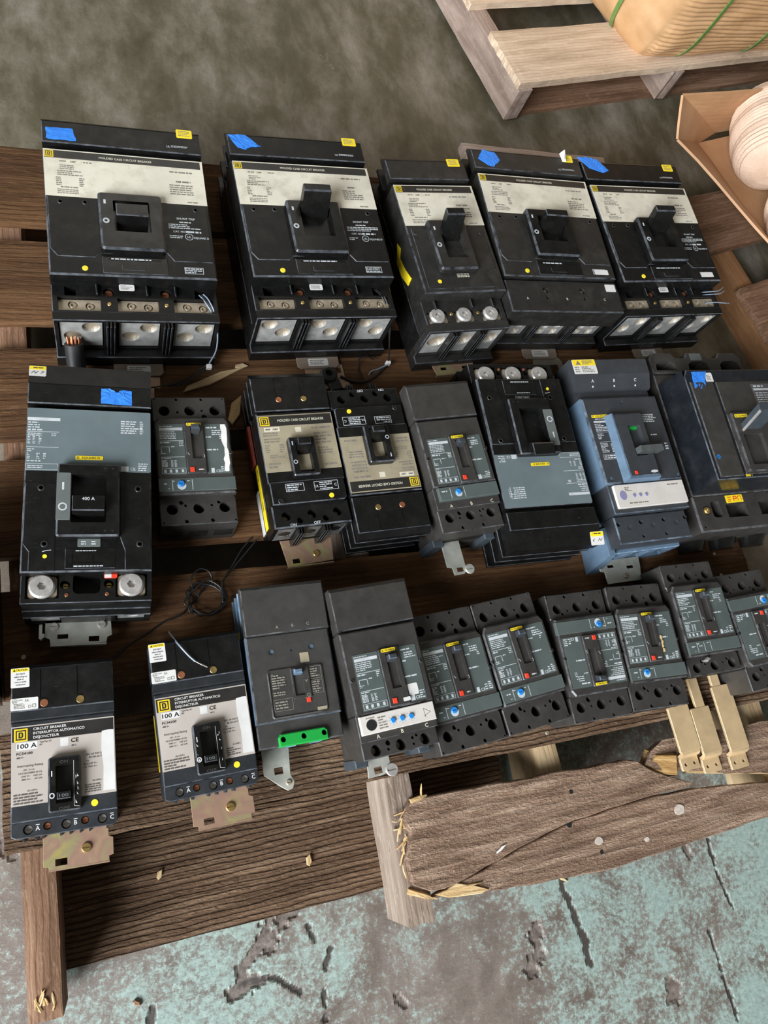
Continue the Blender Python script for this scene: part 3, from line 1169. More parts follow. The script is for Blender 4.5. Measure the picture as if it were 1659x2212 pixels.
    if not narrow:
        m.greek(-32, 32, -81.5, -77, 1, H + 1.1, seed + 30)
        m.frame(w - 46, w - 19, -99, -88, .8, H + .3)
        m.greek(w - 45, w - 20, -98, -89, 3, H + .3, seed + 31, .95)
        m.greek(w - 45, w - 15, 130, 134, 2, H + .3, seed + 32)
        m.text('UL', w - 49, 129.5, H + .3, 3.4, 'C')
    else:
        m.greek(-10, 17, -80, -72, 3, H + 1.2, seed + 33)
    m.o('small_print', 'cream_print' if narrow else 'white_print', root)
    # terminals
    poles = (-78, 1, 79) if not narrow else (-52, -2, 49)
    wd = 57 if not narrow else 38
    zt = 100
    if capped:
        m = MB()
        m.box(-w, w, -174, -111, 76, H - 5, 2, holes=[(circ(-38, -131, 6, 14), 8), (circ(37, -131, 6, 14), 8), (circ(-38, -146, 3, 10), 5), (circ(38, -147, 3, 10), 5)])
        tb = m.o('terminal_cover', bk, root)
        pan_screw(tb, 37, -131, H - 12, 4.5, 'tin_plate')
        pan_screw(tb, -38, -131, H - 12, 4.5, 'tin_plate')
        m = MB()
        for x, s in ((-78, 'A'), (1, 'B'), (79, 'C')):
            m.text(s, x, -150, H - 4.8, 4.5, 'C')
        m.o('lettering', 'white_print', tb)
        sticker(tb, rrect(88, 109, -131, -116, 1.5), H - 5, 'sticker_white', 'rating_sticker')
        sticker(root, rrect(72, 100, -99, -89, 1), H, 'sticker_white', 'rating_sticker')
        zt = 74
    else:
        wins = [(rect(c - wd / 2, c + wd / 2, -148, -126), 16) for c in poles]
        gaps = [(poles[0] + poles[1]) / 2, (poles[1] + poles[2]) / 2]
        hs = list(wins)
        if not narrow:
            hs += [(circ(g, -117, 7.5, 16), 7) for g in gaps] + [(rect(-w + 17, -w + 32, -124, -109), 22), (rect(w - 32, w - 17, -124, -109), 22)]
        m = MB()
        m.box(-w, w, -151, -106, 60, zt, 1.2, holes=hs)
        m.o('terminal_block', bk, root)
        for g in gaps:
            if not narrow:
                pan_screw(root, g, -117, zt - 7, 6.2, 'copper', 3)
            pan_screw(root, g, -137 if not narrow else -132, zt, 3.0, 'brass', 1.5)
        for x in (-54, 14, 54):
            m = MB()
            m.box(x - 1.2, x + 1.2, -124, -108, zt, zt + 6, .5)
            m.o('rib', bk, root)
        if not narrow:
            sticker(root, rrect(-24, -3, -118, -107.5, 2), zt + 6, 'sticker_white', 'rating_sticker')
            m = MB()
            m.greek(-22, -5, -116.5, -109, 4, zt + 6.5, seed + 41)
            m.o('sticker_print', 'grey_print', root)
    m = MB(front(-150))
    wz1 = zt - 5
    m.solid(rect(-w, w, 22, zt), 0, 14, 1.2, holes=[(rect(c - wd / 2 - 1.5, c + wd / 2 + 1.5, 28, wz1), 11) for c in poles])
    sh = m.o('terminal_shroud', bk, root)
    for g in ((poles[0] + poles[1]) / 2, (poles[1] + poles[2]) / 2):
        for d in (-5, 0, 5):
            m = MB(front(-164))
            m.box(g + d - 1.3, g + d + 1.3, 18, zt - 2, 0, 9, .5)
            m.o('phase_barrier', 'black_gloss', sh)
    m = MB()
    m.box(-w, w, -178, -150, 0, 24, 1.5)
    m.o('terminal_ledge', bk, root)
    for k, c in enumerate(poles):
        if capped:
            hl = [(-14, 56, 10), (12, 60, 10), (-14, 38, 9), (12, 38, 9)]
        elif narrow:
            hl = [(2, 66, 16)]
        else:
            s = 1 if lug_holes == 'r' else -1
            hl = [(13 * s, 78, 12.5), (-12 * s, 55, 12.5)]
        tp = None if capped else (-147.5, -126.5, zt - 6, [(-9, -135, 6.5), (14, -137, 6.5)] if not narrow else [(0, -137, 9.5)])
        lug(root, c, wd, -156, 29, wz1, hl, 'aluminium', tp)
        if narrow:
            m = MB()
            m.cyl(c, -133, 14, zt - 8, zt + 1.5, 24, 2.5, holes=[(circ(c, -133, 5, 6), 6)])
            m.o('lug_bolt', 'steel_bolt', root)
    # foot tab with its small white label, sticking out under the terminals
    m = MB()
    if not narrow:
        m.solid([(-30, -198), (30, -198), (36, -193), (36, -165), (-36, -165), (-36, -193)], 1, 4, .5)
        ft = m.o('foot_tab', 'trip_panel_brown', root)
        sticker(ft, rrect(-17, 17, -194, -180.5, 2), 4, 'sticker_white', 'foot_label')
        m = MB()
        m.greek(-14, 14, -192, -182.5, 3, 4.5, seed + 50)
        m.o('foot_print', 'grey_print', ft)
    for k, tp in enumerate(tapes):
        tape(root, tp, H, seed + k)
    if yl:
        sticker(root, rrect(yl[0] - 12, yl[0] + 12, yl[1] - 8, yl[1] + 8, 2), H, 'sticker_yellow', 'warning_sticker')
        m = MB()
        m.greek(yl[0] - 9, yl[0] + 9, yl[1] - 5, yl[1] + 6, 4, H + .5, seed + 60, .95, .4)
        m.o('warning_print', 'grey_print', root)
    return root



b = breaker('widest black breaker at far left with blue tape and cable stub in its lug', .080, .803, -.4)
big_black(b, seed=1, hand=(-10, -2, 150), tapes=[[(-108, 127), (-105, 125), (-67, 125), (-71, 147), (-108, 146)]], yl=(91, 158))
B_M1 = b
b = breaker('large black breaker, second from left in the back row, handle tilted up', .358, .814, 1.8)
big_black(b, seed=101, lug_holes='l', hand=(4, 22, 168), tapes=[[(-113, 158), (-100, 134), (-88, 130), (-78, 136), (-62, 138), (-84, 159)]], yl=(92, 160))
B_M2 = b
b = breaker('narrow black breaker with three round silver bolts and peeling yellow side tape', .592, .794, 4.2)
big_black(b, w=76, seed=201, narrow=True, hand=(-8, 26, 170), yl=(54, 156), shunt=False, dust='black_matte')
m = MB(side_left(-76.5))
m.solid([(-20, 84), (-6, 90), (6, 78), (30, 84), (58, 96), (60, 78), (34, 66), (4, 62), (-2, 70)], 0, .8)
m.o('yellow_tape', 'sticker_yellow', b, label='torn yellow tape on the left side')
bracket(b, [(-36, -196), (40, -196), (40, -176), (34, -150), (-36, -150), (-40, -180)], 10, 'yellow_zinc_plate', [rect(-26, -14, -188, -182), rect(16, 28, -188, -182)], lip=6, screws=[(-24, -172, 4, 'brass'), (30, -172, 4, 'brass')])
b = breaker('large black breaker with a flat black terminal cover and torn tape', .793, .830, .3)
big_black(b, seed=301, capped=True, hand=(-16, 18, 160), tapes=[[(-104, 140), (-86, 126), (-76, 124), (-60, 140), (-66, 156), (-92, 160)]], yl=(88, 158), shunt=False, dust='black_matte')
m = MB()
m.loft([[(76, 150, 126), (84, 150, 126), (84, 170, 126), (74, 168, 126)], [(77, 152, 132), (82, 152, 130), (80, 168, 137), (75, 166, 135)]])
m.o('torn_paper', 'paper_torn', b, label='curled scrap of white paper')
b = breaker('rightmost black breaker of the back row with bare lead wires at right', 1.033, .831, 2.8)
big_black(b, seed=401, hand=(4, 20, 166), tapes=[[(-120, 170), (-96, 172), (-76, 166), (-56, 142), (-72, 136), (-100, 146)]], yl=(91, 156))
sticker(b, rrect(70, 98, -99, -89, 1), 125.4, 'sticker_white', 'rating_sticker')
B_M5 = b


# ------------------------------------------------------------------ 400 A breaker with the grey-green plate
def grey_plate(root, bolts, seed=1, w=76.5, mid=True, hand=(-28, 0), tp=None, stick=None, amp=True):
    H = 110.0
    bk = 'black_phenolic'
    m = MB()
    m.box(-w, w, -146, 120, 0, 58, 1)
    m.o('base', bk, root)
    m = MB()
    slot = (-20, 21, -50, 14)
    m.box(-w, w, -110, 111.5, 58, H, 2, holes=[(rect(*slot), 26)])
    m.o('cover', bk, root)
    m = MB()
    m.box(-w + 1, w - 1, 111, 119, 50, H - 10)
    m.o('cover_step', 'black_gloss', root)
    iline_cover(root, w + .5, 118.5, 178, H, 'black_phenolic', top=30, slope=30, drop=6, fins=True)
    m = MB()
    m.solid(rrect(-w + .6, w - .6, 23.5, 111, 2), H, H + .4, .1)
    pl = m.o('rating_plate', 'grey_label', root)
    m = MB()
    z = H + .55
    m.flat(-w + 1, -w + 40, 93, 97.5, z)
    m.greek(-w + 2, -w + 18, 82, 92, 3, z, seed)
    m.greek(-w + 2, -w + 22, 78, 82, 1, z, seed + 1)
    m.flat(-w + 1, -w + 39, 77, 77.8, z)
    m.greek(-w + 2, -w + 22, 71, 76, 2, z, seed + 2)
    m.greek(-w + 30, -w + 37, 71, 76, 2, z, seed + 12)
    for xx in (2, 8, 15):
        m.greek(-w + xx, -w + xx + 4, 60, 71, 5, z, seed + 3 + xx)
    m.flat(-w + 1, -w + 39, 55.5, 56.2, z)
    m.greek(-w + 2, -w + 12, 49, 54, 2, z, seed + 4)
    for xx in (2, 13, 21):
        m.greek(-w + xx, -w + xx + 4, 39, 48, 4, z, seed + 23 + xx)
    m.greek(-w + 2, -w + 26, 35, 38, 1, z, seed + 5)
    m.frame(-w + 1, -w + 39, 24.5, 33, .5, z)
    m.greek(-w + 3, -w + 24, 26, 31, 2, z, seed + 6)
    m.greek(38, 66, 78, 98, 6, z, seed + 7, .7)
    m.greek(62, 67, 78, 98, 7, z, seed + 9, .9)
    m.flat(39, 48, 24.5, 31.5, z)
    m.text('CE', 50, 26, z, 4, 'L')
    m.greek(60, 73, 25, 37, 4, z, seed + 8)
    m.o('plate_print', 'white_print', pl)
    yellow_badge(pl, -17, 16.5, 39.5, 45, H + .45)
    # side panels with clipped lower corners
    m = MB()
    m.solid([(-w + 2, 6), (-w + 2, -74), (-w + 9, -84), (-w + 9, -109), (-38, -109), (-38, 6)], H - .2, H + 1.0, .8)
    m.o('cover_panel', bk, root)
    m = MB()
    m.solid([(38, -66), (44, -84), (44, -109), (w - 2, -109), (w - 2, 6), (38, 6)], H - .2, H + 1.0, .8)
    m.o('cover_panel', bk, root)
    m = MB()
    m.solid(rrect(-37, 37, -68, 29, 3), H, H + 13, 2.2, holes=[(rrect(*slot, 1.5), 12.8)])
    m.o('escutcheon', bk, root)
    m = MB()
    m.solid(rrect(-37.4, -21, -47, 16, 1), H + 13, H + 13.4, .1)
    g = m.o('position_plate', 'grey_plastic', root)
    m = MB()
    m.flat(-31, -28.6, -7, 3, H + 13.5)
    m.line([(-29.8 + 4.4 * math.cos(a * .3142), -29.5 + 4.4 * math.sin(a * .3142)) for a in range(21)], 1.8, H + 13.5)
    m.o('position_marks', 'white_print', g)
    hy, ln = hand
    handle(root, .5, hy, 38, 26, H - 20, H + 24, ln, 'black_gloss', t1=20)
    if amp:
        m = MB()
        m.text('400 A', .5, hy + ln + 3.2, H + 24.3, 4.2, 'C')
        m.o('amp_mark', 'white_print', root)
    m = MB()
    m.text('ON', 2, 19, H + 13.25, 5.5, 'C', 18)
    m.text('OFF', 0, -62.5, H + 13.25, 5.5, 'C', 20)
    m.o('embossing', 'black_gloss', root)
    for x, y in ((20, 23), (29, 23), (20, -61), (29, -61)):
        m = MB()
        m.cyl(x, y, 1.6, H + 12.6, H + 13.2, 10)
        m.o('seal_hole', 'pit', root)
    for x, y in ((-56, 0), (-50, -74), (62, -75), (60, 0)):
        screw(root, x, y, H + .8, 4.4)
    m = MB()
    m.solid(rrect(-12, 15, -78, -67.5, 1.5), H, H + 1.0, .3)
    s = m.o('trip_plate', 'grey_plastic', root)
    m = MB()
    m.greek(-8, -1, -76, -70, 2, H + 1.2, seed + 30)
    m.greek(4, 11, -76, -70, 2, H + 1.2, seed + 31)
    m.o('trip_print', 'white_print', s)
    m = MB()
    m.box(-26, 32, -106, -80, H - .2, H + .9, .6, holes=[(rect(-18, 3, -99, -87), .7), (rect(6, 18, -99, -87), .7)])
    m.o('trip_window', 'black_gloss', root)
    m = MB()
    m.greek(-14, 14, -84.5, -82, 1, H + 1.05, seed + 32)
    m.greek(-16, 20, -104.5, -101.5, 1, H + 1.05, seed + 33, .95)
    m.line([(-52, -84), (-48, -82.6), (-42, -82)], .9, H + 1.1)
    m.o('small_print', 'white_print', root)
    m = MB()
    m.cyl(-49, -90, 2.6, H + .8, H + 1.5, 12)
    m.o('paint_dot', 'paint_dot', root)
    # load terminals
    zt = 95
    hs = [(rect(x - 19, x + 19, -139, -108), 9) for x in bolts]
    if mid:
        hs += [(rrect(-17, 15, -134, -108, 6), 26), (circ(-26, -122, 6, 16), 12), (circ(25, -122, 6, 16), 12)]
    else:
        hs += [(circ(-26, -128, 4, 12), 12), (circ(25, -128, 4, 12), 12)]
    m = MB()
    m.box(-w, w, -145, -107, 50, zt, 1, holes=hs)
    m.o('terminal_block', bk, root)
    for x in bolts:
        m = MB()
        m.solid(rrect(x - 17, x + 17, -138, -110, 5), zt - 9, zt - 4, .5)
        m.o('terminal_pad', 'tin_plate', root)
        m = MB()
        m.cyl(x, -124, 15.2, zt - 4, zt + 5, 32, 2.2, holes=[(circ(x, -124, 5.4, 6), 6)])
        m.o('lug_bolt', 'steel_bolt', root)
    for x in (-26, 25):
        pan_screw(root, x, -122, zt - 12, 4.5, 'brass', 3)
        pan_screw(root, x + (2 if x < 0 else -2), -135, zt, 2.4, 'copper', 1)
    m = MB(front(-130))
    m.solid(rect(-w, w, 14, 56), 0, 24, 1, holes=[(rect(x - 19, x + 19, 22, 55), 20) for x in bolts])
    m.o('terminal_shroud', bk, root)
    for x in bolts:
        lug(root, x, 35, -146, 24, 52, [(0, 40, 9)], 'aluminium')
    if tp:
        tape(root, tp, H, seed)
    if stick:
        x0, y0, x1, y1, up = stick
        def slope_xf(x, y, z):
            return (x, y, z - max(0, (y - 148) / 30 * 6))
        m = MB(slope_xf)
        m.solid(rrect(x0, x1, y0, y1, 1.5), H, H + .4)
        m.o('breaker_tag', 'sticker_white', root)
        ym = y0 + (y1 - y0) * (.62 if up else 0)
        m = MB(slope_xf)
        m.solid(rrect(x0 + .4, x1 - .4, ym if up else y0 + .4, y1 - .4 if up else y0 + (y1 - y0) * .36, 1), H + .4, H + .6)
        m.o('tag_band', 'sticker_yellow', root)
        m = MB(slope_xf)
        yy = y0 + 4 if up else y0 + 11
        m.line([(x0 + 3, yy), (x0 + 6, yy + 4), (x0 + 8, yy), (x0 + 11, yy + 4)], .7, H + .7)
        m.line([(x1 - 7, yy), (x1 - 3, yy + 3), (x1 - 6, yy + 4)], .7, H + .7)
        m.greek(x0 + 5, x1 - 2, y1 - 5 if up else y0 + 1.5, y1 - 2 if up else y0 + 5, 1, H + .75, seed + 50)
        m.o('tag_writing', 'dark_print', root)


b = breaker('grey-fronted 400 A breaker with two large silver hex bolts and blue tape', -.005, .385, -4.8)
grey_plate(b, (-52, 52), seed=501, tp=[(13, 122), (52, 121), (52, 142), (40, 143), (33, 139), (24, 144), (13, 144)], stick=(-77, 159, -56, 176, True))
m = MB()
m.solid(rrect(19, 35, -115, -108.5, 2), 95, 95.5, .1)
o = m.o('red_tag', 'signal_red', b)
m = MB()
m.flat(20, 28, -114.4, -109.2, 95.7)
m.o('tag_writing', 'sticker_white', o)
br = bracket(b, [(-46, -183), (22, -182), (23, -175), (29, -172), (26, -140), (-53, -140), (-53, -172), (-47, -175)], 20, 'zinc_plate',
             [rect(-38, -25, -175, -169), rect(0, 13, -180, -173)], lip=8, screws=[(-42, -159, 5.5, 'steel_bolt'), (16, -158, 5.5, 'steel_bolt')])
m = MB()
m.solid([(-53, -172), (-53, -168), (-56, -168), (-56, -156), (-60, -156), (-60, -174), (-57, -176)], 18, 26, .5)
m.o('bracket_hook', 'zinc_plate', br)
b = breaker('grey-fronted breaker lying upside down beside the slate-blue breaker', .662, .424, 179.4)
grey_plate(b, (-50, 0, 50), seed=551, w=78.5, mid=False, hand=(6, 20), stick=(-84, 159, -60, 180, False), amp=False)


# ------------------------------------------------------------------ 225 A class black breaker with tan plate
def tan_plate(root, seed=1, hand=(-7, 8), open_lugs=True, plate='tan_label', side_label=False):
    H = 90.0
    bk = 'black_phenolic'
    w = 57
    m = MB()
    m.box(-w, w, -108, 66, 0, 50, 1)
    m.o('base', bk, root)
    slot = (-10, 11, -42, 4)
    m = MB()
    m.box(-w, w, -52, 58, 50, H, 1.6, holes=[(rect(*slot), 24)])
    m.o('cover', bk, root)
    m = MB()
    m.box(-w + 1, w - 1, 57, 62, 40, H - 5)
    m.o('cover_step', 'black_gloss', root)
    gs = [rect(x - 3.5, x + 3.5, 80, 114) for x in (-19, 19)]
    iline_cover(root, w, 61, 124, H, bk, top=14, slope=8, grooves=gs)
    for x, mt in ((-19, 'copper'), (19, 'brass')):
        m = MB()
        m.cyl(x, 79, 4.6, H - 1, H + .8, 16, .5)
        m.o('test_dot', mt, root)
    m = MB()
    m.box(-w + 1, w - 1, -35, 54, H, H + .5)
    pl = m.o('rating_plate', plate, root)
    m = MB()
    m.flat(-w + 2.5, w - 2.5, 36.5, 52.5, H + .62)
    m.o('title_band', 'dark_print', pl)
    logo(pl, -w + 3.5, 37.5, 14, H + .75)
    m = MB()
    m.text('MOLDED CASE CIRCUIT BREAKER', 8, 43, H + .75, 3.8, 'C', 70)
    m.flat(-w + 8, -w + 31, 28, 35, H + .7)
    m.flat(-3, 6, 25, 33, H + .7)
    m.o('title_lettering', 'cream_print', pl)
    m = MB()
    m.text('AMP', -w + 20, 29.8, H + .85, 3.2, 'L')
    m.greek(-w + 10, -w + 18, 29, 34, 1, H + .85, seed)
    m.greek(-w + 5, -w + 30, 20, 27, 2, H + .7, seed + 1)
    m.greek(-w + 5, -w + 32, 10, 18, 2, H + .7, seed + 2)
    m.greek(-w + 5, -w + 13, -6, 8, 4, H + .7, seed + 3)
    m.greek(-w + 26, -w + 34, -6, 8, 4, H + .7, seed + 4)
    m.greek(-w + 10, -w + 34, -14, -8, 2, H + .7, seed + 5)
    m.greek(w - 36, w - 6, 28, 33, 1, H + .7, seed + 6)
    m.greek(w - 34, w - 6, 4, 24, 4, H + .7, seed + 7)
    m.greek(w - 32, w - 6, -12, 0, 3, H + .7, seed + 8)
    m.greek(w - 26, w - 4, -31, -26, 1, H + .7, seed + 9)
    m.greek(-w + 6, -w + 26, -30, -20, 2, H + .7, seed + 10)
    m.o('plate_print', 'grey_print', pl)
    m = MB()
    m.solid(rrect(-20, 20, -47, 13, 3), H, H + 12, 2, holes=[(rrect(*slot, 1.5), 11.8)])
    m.o('escutcheon', bk, root)
    handle(root, .5, hand[0], 19, 15, H - 14, H + 24, hand[1], 'black_gloss', t1=10)
    m = MB()
    m.line([(-14.5 + 2.6 * math.cos(a * .3927), -26 + 2.6 * math.sin(a * .3927)) for a in range(17)], 1.2, H + 12.3)
    m.flat(-15.3, -13.7, 0, 6, H + 12.3)
    m.o('position_marks', 'white_print', root)
    for x, y in ((-8, 9), (10, 9), (10, -43.5)):
        m = MB()
        m.cyl(x, y, 1.3, H + 11.5, H + 12.2, 8)
        m.o('seal_hole', 'pit', root)
    # lower cover with agency marks and paint dot
    m = MB()
    m.solid([(-w + 2, -50), (-w + 2, -84), (w - 6, -84), (w - 2, -80), (w - 2, -50)], 50, H, 1.4)
    m.o('lower_cover', bk, root)
    m = MB()
    m.frame(-33, -6, -66, -54, .7, H + .3)
    m.greek(-31, -8, -65, -55, 3, H + .3, seed + 20, .95)
    m.frame(9, 45, -68, -54, .7, H + .3)
    m.greek(17, 37, -67, -55, 4, H + .3, seed + 21, .95)
    m.text('UL', 13, -63, H + .3, 3.5, 'C')
    m.text('C', 41, -63, H + .3, 4, 'C')
    m.o('agency_print', 'white_print', root)
    m = MB()
    m.cyl(32, -77, 3.6, H, H + .7, 14)
    m.o('paint_dot', 'paint_dot', root)
    screw(root, -43, -79, H, 4)
    m = MB()
    m.box(-w, w, -117, -83, 30, H - 6, 2, holes=[(circ(x, -100, 6.8, 18), 22) for x in (-38, 0, 38)] + [(circ(x, -108, 4.6, 14), 22) for x in (-19, 19)])
    m.o('terminal_block', bk, root)
    for x in (-38, 0, 38):
        m = MB()
        m.cyl(x, -100, 6, H - 30, H - 22, 14, 1)
        m.o('set_screw', 'tin_plate', root)
    m = MB()
    m.text('ON', -30, -115.5, H - 5.7, 4, 'C')
    m.text('OFF', 5, -115.5, H - 5.7, 4, 'C')
    m.o('lettering', 'white_print', root)
    for g in (-19, 19):
        for d in (-4, 0, 4):
            m = MB(front(-117))
            m.box(g + d - 1, g + d + 1, 20, H - 8, 0, 10, .4)
            m.o('phase_barrier', 'black_gloss', root)
    for x in (-38, 0, 38):
        lug(root, x, 27, -112, 28, H - 12, [(0, 56, 9)], 'aluminium')
    if side_label:
        m = MB(side_left(-w - .3))
        m.solid(rrect(4, 104, 30, 48, 2), 0, .5)
        o = m.o('side_label', 'sticker_yellow', root, label='long yellow label down the left side')
        m = MB(side_left(-w - .9))
        m.frame(12, 26, 33, 45, 1.2, 0)
        m.greek(60, 75, 36, 42, 2, 0, 5)
        m.o('side_print', 'dark_print', o)
        m = MB(side_left(-w - .3))
        m.solid(rrect(36, 104, 6, 24, 2), 0, .5)
        m.o('side_label', 'sticker_white', root, label='worn white label down the left side')
        m = MB(side_left(-w - 1))
        m.box(-60, 2, 18, 44, 0, 4, 1)
        m.o('side_block', 'signal_rust', root)


b = breaker('black breaker with tan plate and yellow label down its left side', .286, .437, 1.6)
tan_plate(b, seed=601, side_label=True)
bracket(b, [(-32, -157), (38, -154), (41, -118), (-38, -116)], 18, 'yellow_zinc_plate', [rect(-24, -13, -153, -146)], lip=6, screws=[(13, -142, 5, 'brass')])
b = breaker('upside-down black breaker with tan plate in the middle row', .404, .417, 181.7)
tan_plate(b, seed=651, hand=(-26, -10))
# ------------------------------------------------------------------ compact charcoal breaker (three round bores at each end)
def label_print(m, x0, x1, y0, y1, z, seed):
    """left half of the compact breaker's plate: title bar, tables, agency row"""
    W, Hh = x1 - x0, y1 - y0
    m.greek(x0 + 1, x1 - W * .35, y1 - Hh * .05, y1 - Hh * .015, 1, z, seed + 9)
    m.flat(x0 + 1, x1 - 1, y1 - Hh * .12, y1 - Hh * .06, z)
    m.greek(x0 + 1, x1 - 3, y1 - Hh * .30, y1 - Hh * .13, 5, z, seed, .75)
    m.flat(x0 + 1, x1 - 1, y1 - Hh * .335, y1 - Hh * .325, z)
    m.greek(x0 + 1, x0 + W * .5, y1 - Hh * .39, y1 - Hh * .34, 1, z, seed + 1)
    m.greek(x1 - 7, x1 - 1, y1 - Hh * .45, y1 - Hh * .34, 3, z, seed + 2, .95)
    m.line([(x0 + 2, y1 - Hh * .55), (x0 + 2, y1 - Hh * .45), (x0 + W * .38, y1 - Hh * .45), (x0 + W * .38, y1 - Hh * .56)], .8, z)
    m.greek(x0 + W * .45, x0 + W * .68, y1 - Hh * .47, y1 - Hh * .43, 1, z, seed + 3)
    m.greek(x0 + 1, x0 + W * .26, y1 - Hh * .60, y1 - Hh * .54, 2, z, seed + 4)
    m.flat(x0 + 1, x1 - 1, y1 - Hh * .665, y1 - Hh * .655, z)
    m.greek(x0 + 1, x0 + W * .45, y1 - Hh * .70, y1 - Hh * .67, 1, z, seed + 5)
    m.greek(x0 + 1, x0 + W * .28, y1 - Hh * .86, y1 - Hh * .71, 6, z, seed + 6, .95, .65)
    for k in (.42, .56):
        m.line([(x0 + W * k, y1 - Hh * .86), (x0 + W * k, y1 - Hh * .72)], .9, z)
        m.greek(x0 + W * k, x0 + W * (k + .09), y1 - Hh * .86, y1 - Hh * .72, 5, z, seed + 7)
    m.frame(x0 + .5, x1 - .5, y0 + Hh * .01, y0 + Hh * .115, .45, z)
    for k in (.1, .32, .55, .8):
        m.flat(x0 + W * k, x0 + W * (k + .1), y0 + Hh * .03, y0 + Hh * .09, z)


def compact(root, seed=1, dial=True, peel=False, short=False, hand_up=True, chip=False):
    zt, H = 70.0, 82.0
    bk = 'charcoal'
    yb = -97 if not short else -86
    hs = []
    for x in (-35.5, 0, 35.5):
        hs += [(circ(x, 75, 7.6, 20), 40), (circ(x, -74, 7.6, 20), 40)]
    hs += [(circ(-17, 73, 2, 8), 10), (circ(17, 75, 1.8, 8), 10), (circ(20, 65, 4.0, 10), 12), (circ(-17.5, -69, 2.2, 8), 8), (circ(18, -70, 2, 8), 8), (circ(28, -66, 2.6, 10), 8), (circ(-23, -64.5, 3.2, 10), 8)]
    hs += [(circ(-17.5, 93, 2.2, 8), 14), (circ(17.5, 93, 2.2, 8), 14), (circ(-48, 94, 1.3, 6), 5), (circ(48, 94, 1.3, 6), 5)]
    if not short:
        hs += [(circ(-17.5, -92, 2.8, 10), 14), (circ(17.5, -92, 2.8, 10), 14), (circ(-48, -93, 1.4, 6), 5), (circ(49, -93, 1.4, 6), 5)]
    m = MB()
    m.solid([(-52, yb), (52, yb), (52, -60), (50, -57), (50, 57), (52, 60), (52, 95), (50, 97), (-50, 97), (-52, 95), (-52, 60), (-50, 57), (-50, -57), (-52, -60)], 0, zt, 1.2, holes=hs)
    m.o('base', bk, root)
    for x in (-35.5, 0, 35.5):
        for y in (75, -74):
            m = MB()
            m.cyl(x, y, 6.5, zt - 40, zt - 32, 12, 1)
            m.o('set_screw', 'black_matte', root)
    slot = (-3.5, 9.5, -6, 43)
    m = MB()
    m.solid([(-52, -57), (52, -57), (52, 50), (46, 59), (-46, 59), (-52, 50)], zt, H, 2.2, holes=[(rect(*slot), 11)])
    m.o('cover', bk, root)
    m = MB()
    m.solid(rrect(15, 48, -28, 48, 1.2), H, H + .5, .1)
    m.o('rating_plate', 'green_grey_label', root)
    m = MB()
    m.solid(rrect(-47, -12.8, -28, 48.5, 1.2), H, H + .5, .1)
    pl = m.o('rating_plate', 'green_grey_label', root)
    m = MB()
    z = H + .65
    label_print(m, -46.5, -13.2, -27, 47.5, z, seed)
    m.greek(18, 36, 40, 44, 1, z, seed + 11)
    m.greek(26, 44, 30, 39, 3, z, seed + 12, .7)
    m.greek(36, 41, 24, 32, 3, z, seed + 13)
    m.greek(17, 26, 26, 29, 1, z, seed + 14)
    m.greek(17, 33, 6, 10, 1, z, seed + 15, .98)
    m.text('CE', 27, -26.5, z, 4.0, 'L')
    m.greek(34, 39, -26.5, -17, 3, z, seed + 16)
    m.greek(40, 47, -26.5, -15, 4, z, seed + 17)
    m.flat(20.5, 25, -27, -20, z)
    m.o('plate_print', 'white_print', pl)
    m = MB()
    m.solid(rrect(-12.4, 14.6, -28, 49, 1.5), H, H + 4, 1.2, holes=[(rect(*slot), 3.9)])
    m.o('escutcheon', bk, root)
    yellow_badge(root, -8.5, 11.5, 44.2, 48.2, H + 4)
    hy, ln = (36, 3) if hand_up else (-1, -2)
    handle(root, 3, hy, 11.5, 11, H - 8, H + 15, ln, 'slate_grey2', t1=7)
    m = MB()
    m.box(-8.5, -2.5, -26, -19, H + 4, H + 5.4, .5)
    m.o('trip_button', 'signal_red', root)
    m = MB()
    m.greek(3, 12, -24.5, -21, 1, H + 4.2, seed + 18)
    m.line([(-10, 3), (-7.5, -1)], .7, H + 4.2)
    m.line([(11.5, 0), (13, -3), (11.5, -5)], .6, H + 4.2)
    m.o('small_print', 'white_print', root)
    # adjustment strip
    m = MB()
    m.box(-52, 52.5, -52.5, -33, H - 6, H + 1.0, .7)
    st = m.o('trip_strip', 'green_grey_label', root)
    z = H + 1.15
    m = MB()
    m.flat(-34, -33.2, -51, -36, z)
    m.flat(-7.5, -6.7, -51, -36, z)
    m.greek(-45, -37, -43, -39.5, 1, z, seed + 19)
    m.greek(-40, -37, -49.5, -47.5, 1, z, seed + 20)
    m.greek(-33, -28, -39, -36.5, 1, z, seed + 21)
    m.greek(-14, -9.5, -39, -36.5, 1, z, seed + 22)
    if dial:
        m.solid(circ(-21.5, -44.5, 6.0, 18), z - .1, z + .1)
    else:
        m.flat(-20, -19.2, -51, -36, z)
        m.greek(-30, -23, -43, -40, 1, z, seed + 23)
    m.o('strip_print', 'white_print', st)
    if dial:
        m = MB()
        m.cyl(-22, -41.8, 4.6, H + 1, H + 3.4, 18, .8, holes=[(rect(-25, -19, -42.5, -41.1), 1.2)])
        m.o('dial', 'signal_blue', st)
    for x, y in ((-49.5, 8), (50, 3)):
        screw(root, x, y, H, 2.6)
    for x in (-35.5, 0, 35.5):
        m = MB(front(yb))
        m.box(x - 13, x + 13, 18, 42, -1, .8)
        m.o('terminal_lug', 'black_matte', root)
    if peel:
        m = MB()
        rr_ = random.Random(4)
        pts = [(40 + rr_.uniform(-2, 2), 47 - i * 6) for i in range(13)]
        m.poly([(p[0], p[1]) for p in pts] + [(46 + rr_.uniform(-1, 1.5), 47 - i * 6) for i in range(12, -1, -1)], H + .9)
        m.o('torn_label', 'paper_torn', root, label='torn white edge of the peeled label')
